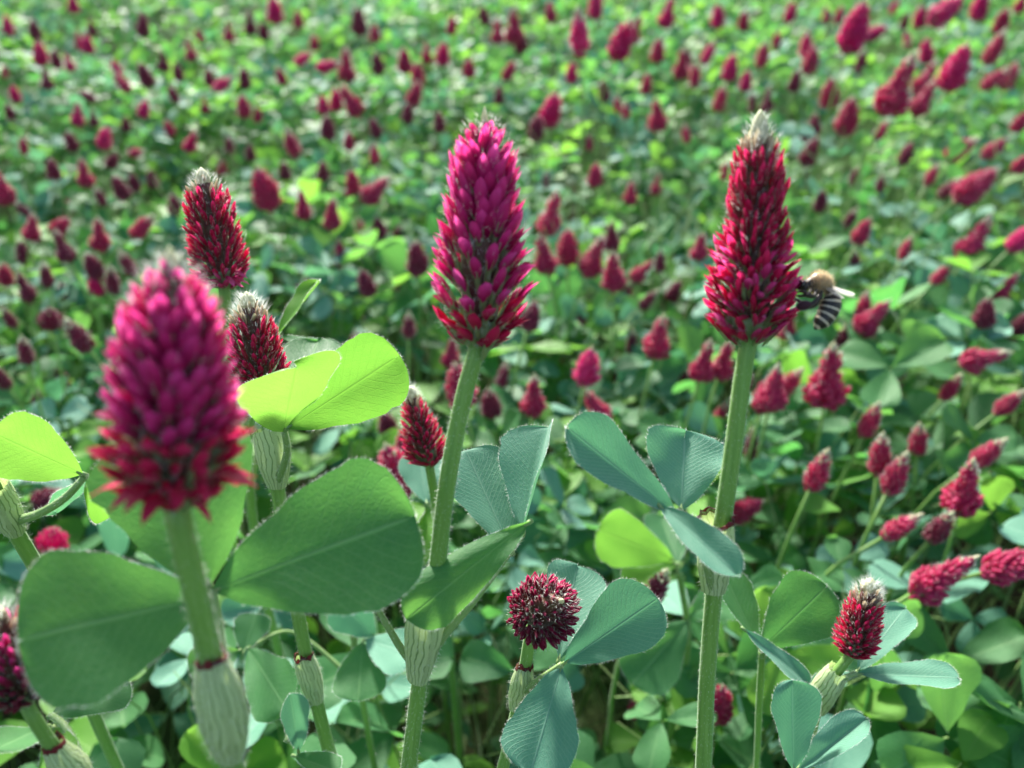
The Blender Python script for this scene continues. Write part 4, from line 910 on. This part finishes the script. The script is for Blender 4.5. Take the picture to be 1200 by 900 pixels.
def mass(name, bands, nu, nv, mats, label, nvar=14, big=1.0):
    tmpl = []
    for i in range(nvar):
        t_ = trifoliate(2000+i*7+nu, nu, nv); tmpl.append((np.concatenate(t_.v), np.array(t_.f), np.concatenate(t_.uv), np.concatenate(t_.r)))
    VV, FF, UU, RR, MM = [], [], [], [], []; off = 0
    for (y0, y1, dens, depth) in bands:
        X, Y = scatter(y0, y1, dens); n = len(X)
        top = hfield(X, Y)
        H = top-np.abs(rng.normal(0, 1, n))*depth; H = np.maximum(H, .02)
        # keep the space in front of the tall flowers free
        H = np.where(Y < .30, np.minimum(H, .23+.2*Y), H)
        S_ = big*rng.uniform(.018, .034, n); var = rng.integers(0, nvar, n)
        az = rng.random(n)*6.283
        nx, ny = rng.normal(0, .50, n), rng.normal(0, .50, n)
        Nn = np.stack([nx, ny, np.ones(n)], -1); Nn /= np.linalg.norm(Nn, axis=1)[:, None]
        A_ = np.stack([np.cos(az), np.sin(az), 0*az], -1); A_ -= Nn*(A_*Nn).sum(1)[:, None]; A_ /= np.linalg.norm(A_, axis=1)[:, None]
        B_ = np.cross(Nn, A_); ctr = np.stack([X, Y, H], -1)
        rn = rng.random(n); mt = rng.choice(len(mats)-1, n, p=[.52, .26, .22])
        for v in range(nvar):
            s = np.where(var == v)[0]
            if not len(s): continue
            tv, tf, tu, tr = tmpl[v]; k = len(tv)
            W_ = ctr[s][:, None]+S_[s][:, None, None]*(tv[None, :, :1]*A_[s][:, None]+tv[None, :, 1:2]*B_[s][:, None]+tv[None, :, 2:]*Nn[s][:, None])
            VV.append(W_.reshape(-1, 3)); FF.append((tf[None]+(off+np.arange(len(s))*k)[:, None, None]).reshape(-1, 4))
            UU.append(np.tile(tu, (len(s), 1))); RR.append(np.mod(tr[None]+rn[s][:, None], 1).ravel()); MM.append(np.repeat(mt[s], len(tf))); off += k*len(s)
        # stalks, three sided, bending to the ground
        ns = 3; th = np.arange(ns)*2.0944
        foot = ctr+np.stack([rng.normal(0, .03, n), rng.normal(0, .03, n), -H], -1); foot[:, 2] = -.004
        midp = ctr-Nn*.035; midp2 = (midp+foot)/2+np.stack([rng.normal(0, .012, n), rng.normal(0, .012, n), 0*X], -1)
        rad_ = rng.uniform(.0005, .0010, n)
        rings = []
        for c_, rs in ((ctr, .8), (midp, 1.0), (midp2, 1.2), (foot, 1.5)):
            rings.append(c_[:, None]+(rad_[:, None, None]*rs)*np.stack([np.cos(th), np.sin(th), 0*th], -1)[None])
        W_ = np.stack(rings, 1).reshape(-1, 3); tf = np.array(ring_faces(4, ns))
        VV.append(W_); FF.append((tf[None]+(off+np.arange(n)*12)[:, None, None]).reshape(-1, 4)); UU.append(np.zeros((len(W_), 2))); RR.append(np.zeros(len(W_))); MM.append(np.full(n*len(tf), len(mats)-1)); off += len(W_)
    V = np.concatenate(VV).astype(np.float32); F = np.concatenate(FF).astype(np.int32)
    me = bpy.data.meshes.new(name); me.vertices.add(len(V)); me.vertices.foreach_set('co', V.ravel())
    me.loops.add(F.size); me.loops.foreach_set('vertex_index', F.ravel())
    me.polygons.add(len(F)); me.polygons.foreach_set('loop_start', np.arange(len(F), dtype=np.int32)*4)
    me.update(calc_edges=True)
    finish(me, np.concatenate(UU), np.concatenate(RR), np.concatenate(MM), mats)
    o = obj(name, me); o['kind'] = 'stuff'; o['label'] = label; o['category'] = 'leaves'
    return o
LM = ['leaf', 'leaf_hairy', 'leaf_backlit', 'petiole']
mass('clover_leaves', [(.10, .62, 1050, .10)], 8, 7, LM, 'dense green clover leaves filling the gaps just behind the tall flowers', big=1.25)
mass('field_leaves', [(.62, 1.3, 850, .085), (1.3, 2.3, 700, .07), (2.3, 3.6, 500, .05), (3.6, 5.5, 260, .03)], 6, 5, LM, 'carpet of blurred clover leaves stretching away across the field', big=1.25)

# flowers beyond the counted ones, outside or at the rim of the view
mb = MB(); tm = [mid_head(k, 77+i, True) for i, k in enumerate(('cone', 'full', 'bud'))]
gd = []
for me in tm:
    v = np.empty(len(me.vertices)*3); me.vertices.foreach_get('co', v); u = np.empty(len(me.loops)*2); me.uv_layers[0].data.foreach_get('uv', u)
    gd.append((v.reshape(-1, 3), [tuple(p.vertices) for p in me.polygons], [p.material_index for p in me.polygons]))
cnt = 0
while cnt < 340:
    y = .4+4.4*random.random()**1.3; x = random.uniform(-1, 1)*(.4+.85*y)
    z = HCAN+random.gauss(-.01, .02)
    v = Vector((x, y, z))-Vector((0, 0, CAMZ)); dd = v.dot(CF); qx, qy = 600+v.dot(CR)/dd*FPX, 450-v.dot(CU)/dd*FPX
    if -25 < qx < 1225 and qy > -8: continue
    V, F, M_ = gd[cnt % 3]; L_ = random.uniform(.026, .042)
    M4 = np.array(axis_matrix(Vector((x, y, z)), (random.gauss(0, .25), random.gauss(0, .25), 1), random.random()*6))
    VV = (V*L_) @ M4[:3, :3].T+M4[:3, 3]
    n0 = mb.n; mb.add(VV, F, None, 0, random.random()); mb.m[-len(F):] = M_
    tube(mb, spline([[x, y, z], [x+random.gauss(0, .01), y, z*.5], [x+random.gauss(0, .02), y, -.004]], 5), .0011, 4, mat=1)
    cnt += 1
fo = obj('far_clover_flowers', mb.mesh('far_clover_flowers', ['petal_crimson', 'head_base', 'tip_bud', 'hair'])); fo['kind'] = 'stuff'
fo['label'] = 'scattered red clover heads beyond the rows one can count'; fo['category'] = 'flowers'

# thin grass stalks
mb = MB()
def blades(n, xr, yr, h0, h1):
    for _ in range(n):
        y = random.uniform(*yr); x = random.uniform(*xr)*y; h = random.uniform(h0, h1); a = random.random()*6.283; b = random.uniform(.02, .12)
        c = spline([[x, y, -.004], [x+b*.3*math.cos(a), y+b*.3*math.sin(a), h*.6], [x+b*math.cos(a), y+b*math.sin(a), h]], 6)
        tube(mb, c, np.linspace(.0010, .0003, 6), 3)
blades(420, (-.75, .8), (.7, 3.0), .24, .34); blades(300, (.1, .75), (.65, 1.6), .25, .36); blades(160, (-.6, .6), (.3, .7), .15, .27)
gr = obj('grass_stalks', mb.mesh('grass_stalks', ['grass'])); gr['kind'] = 'stuff'; gr['label'] = 'thin pale grass stalks poking up between the clover leaves'; gr['category'] = 'grass'
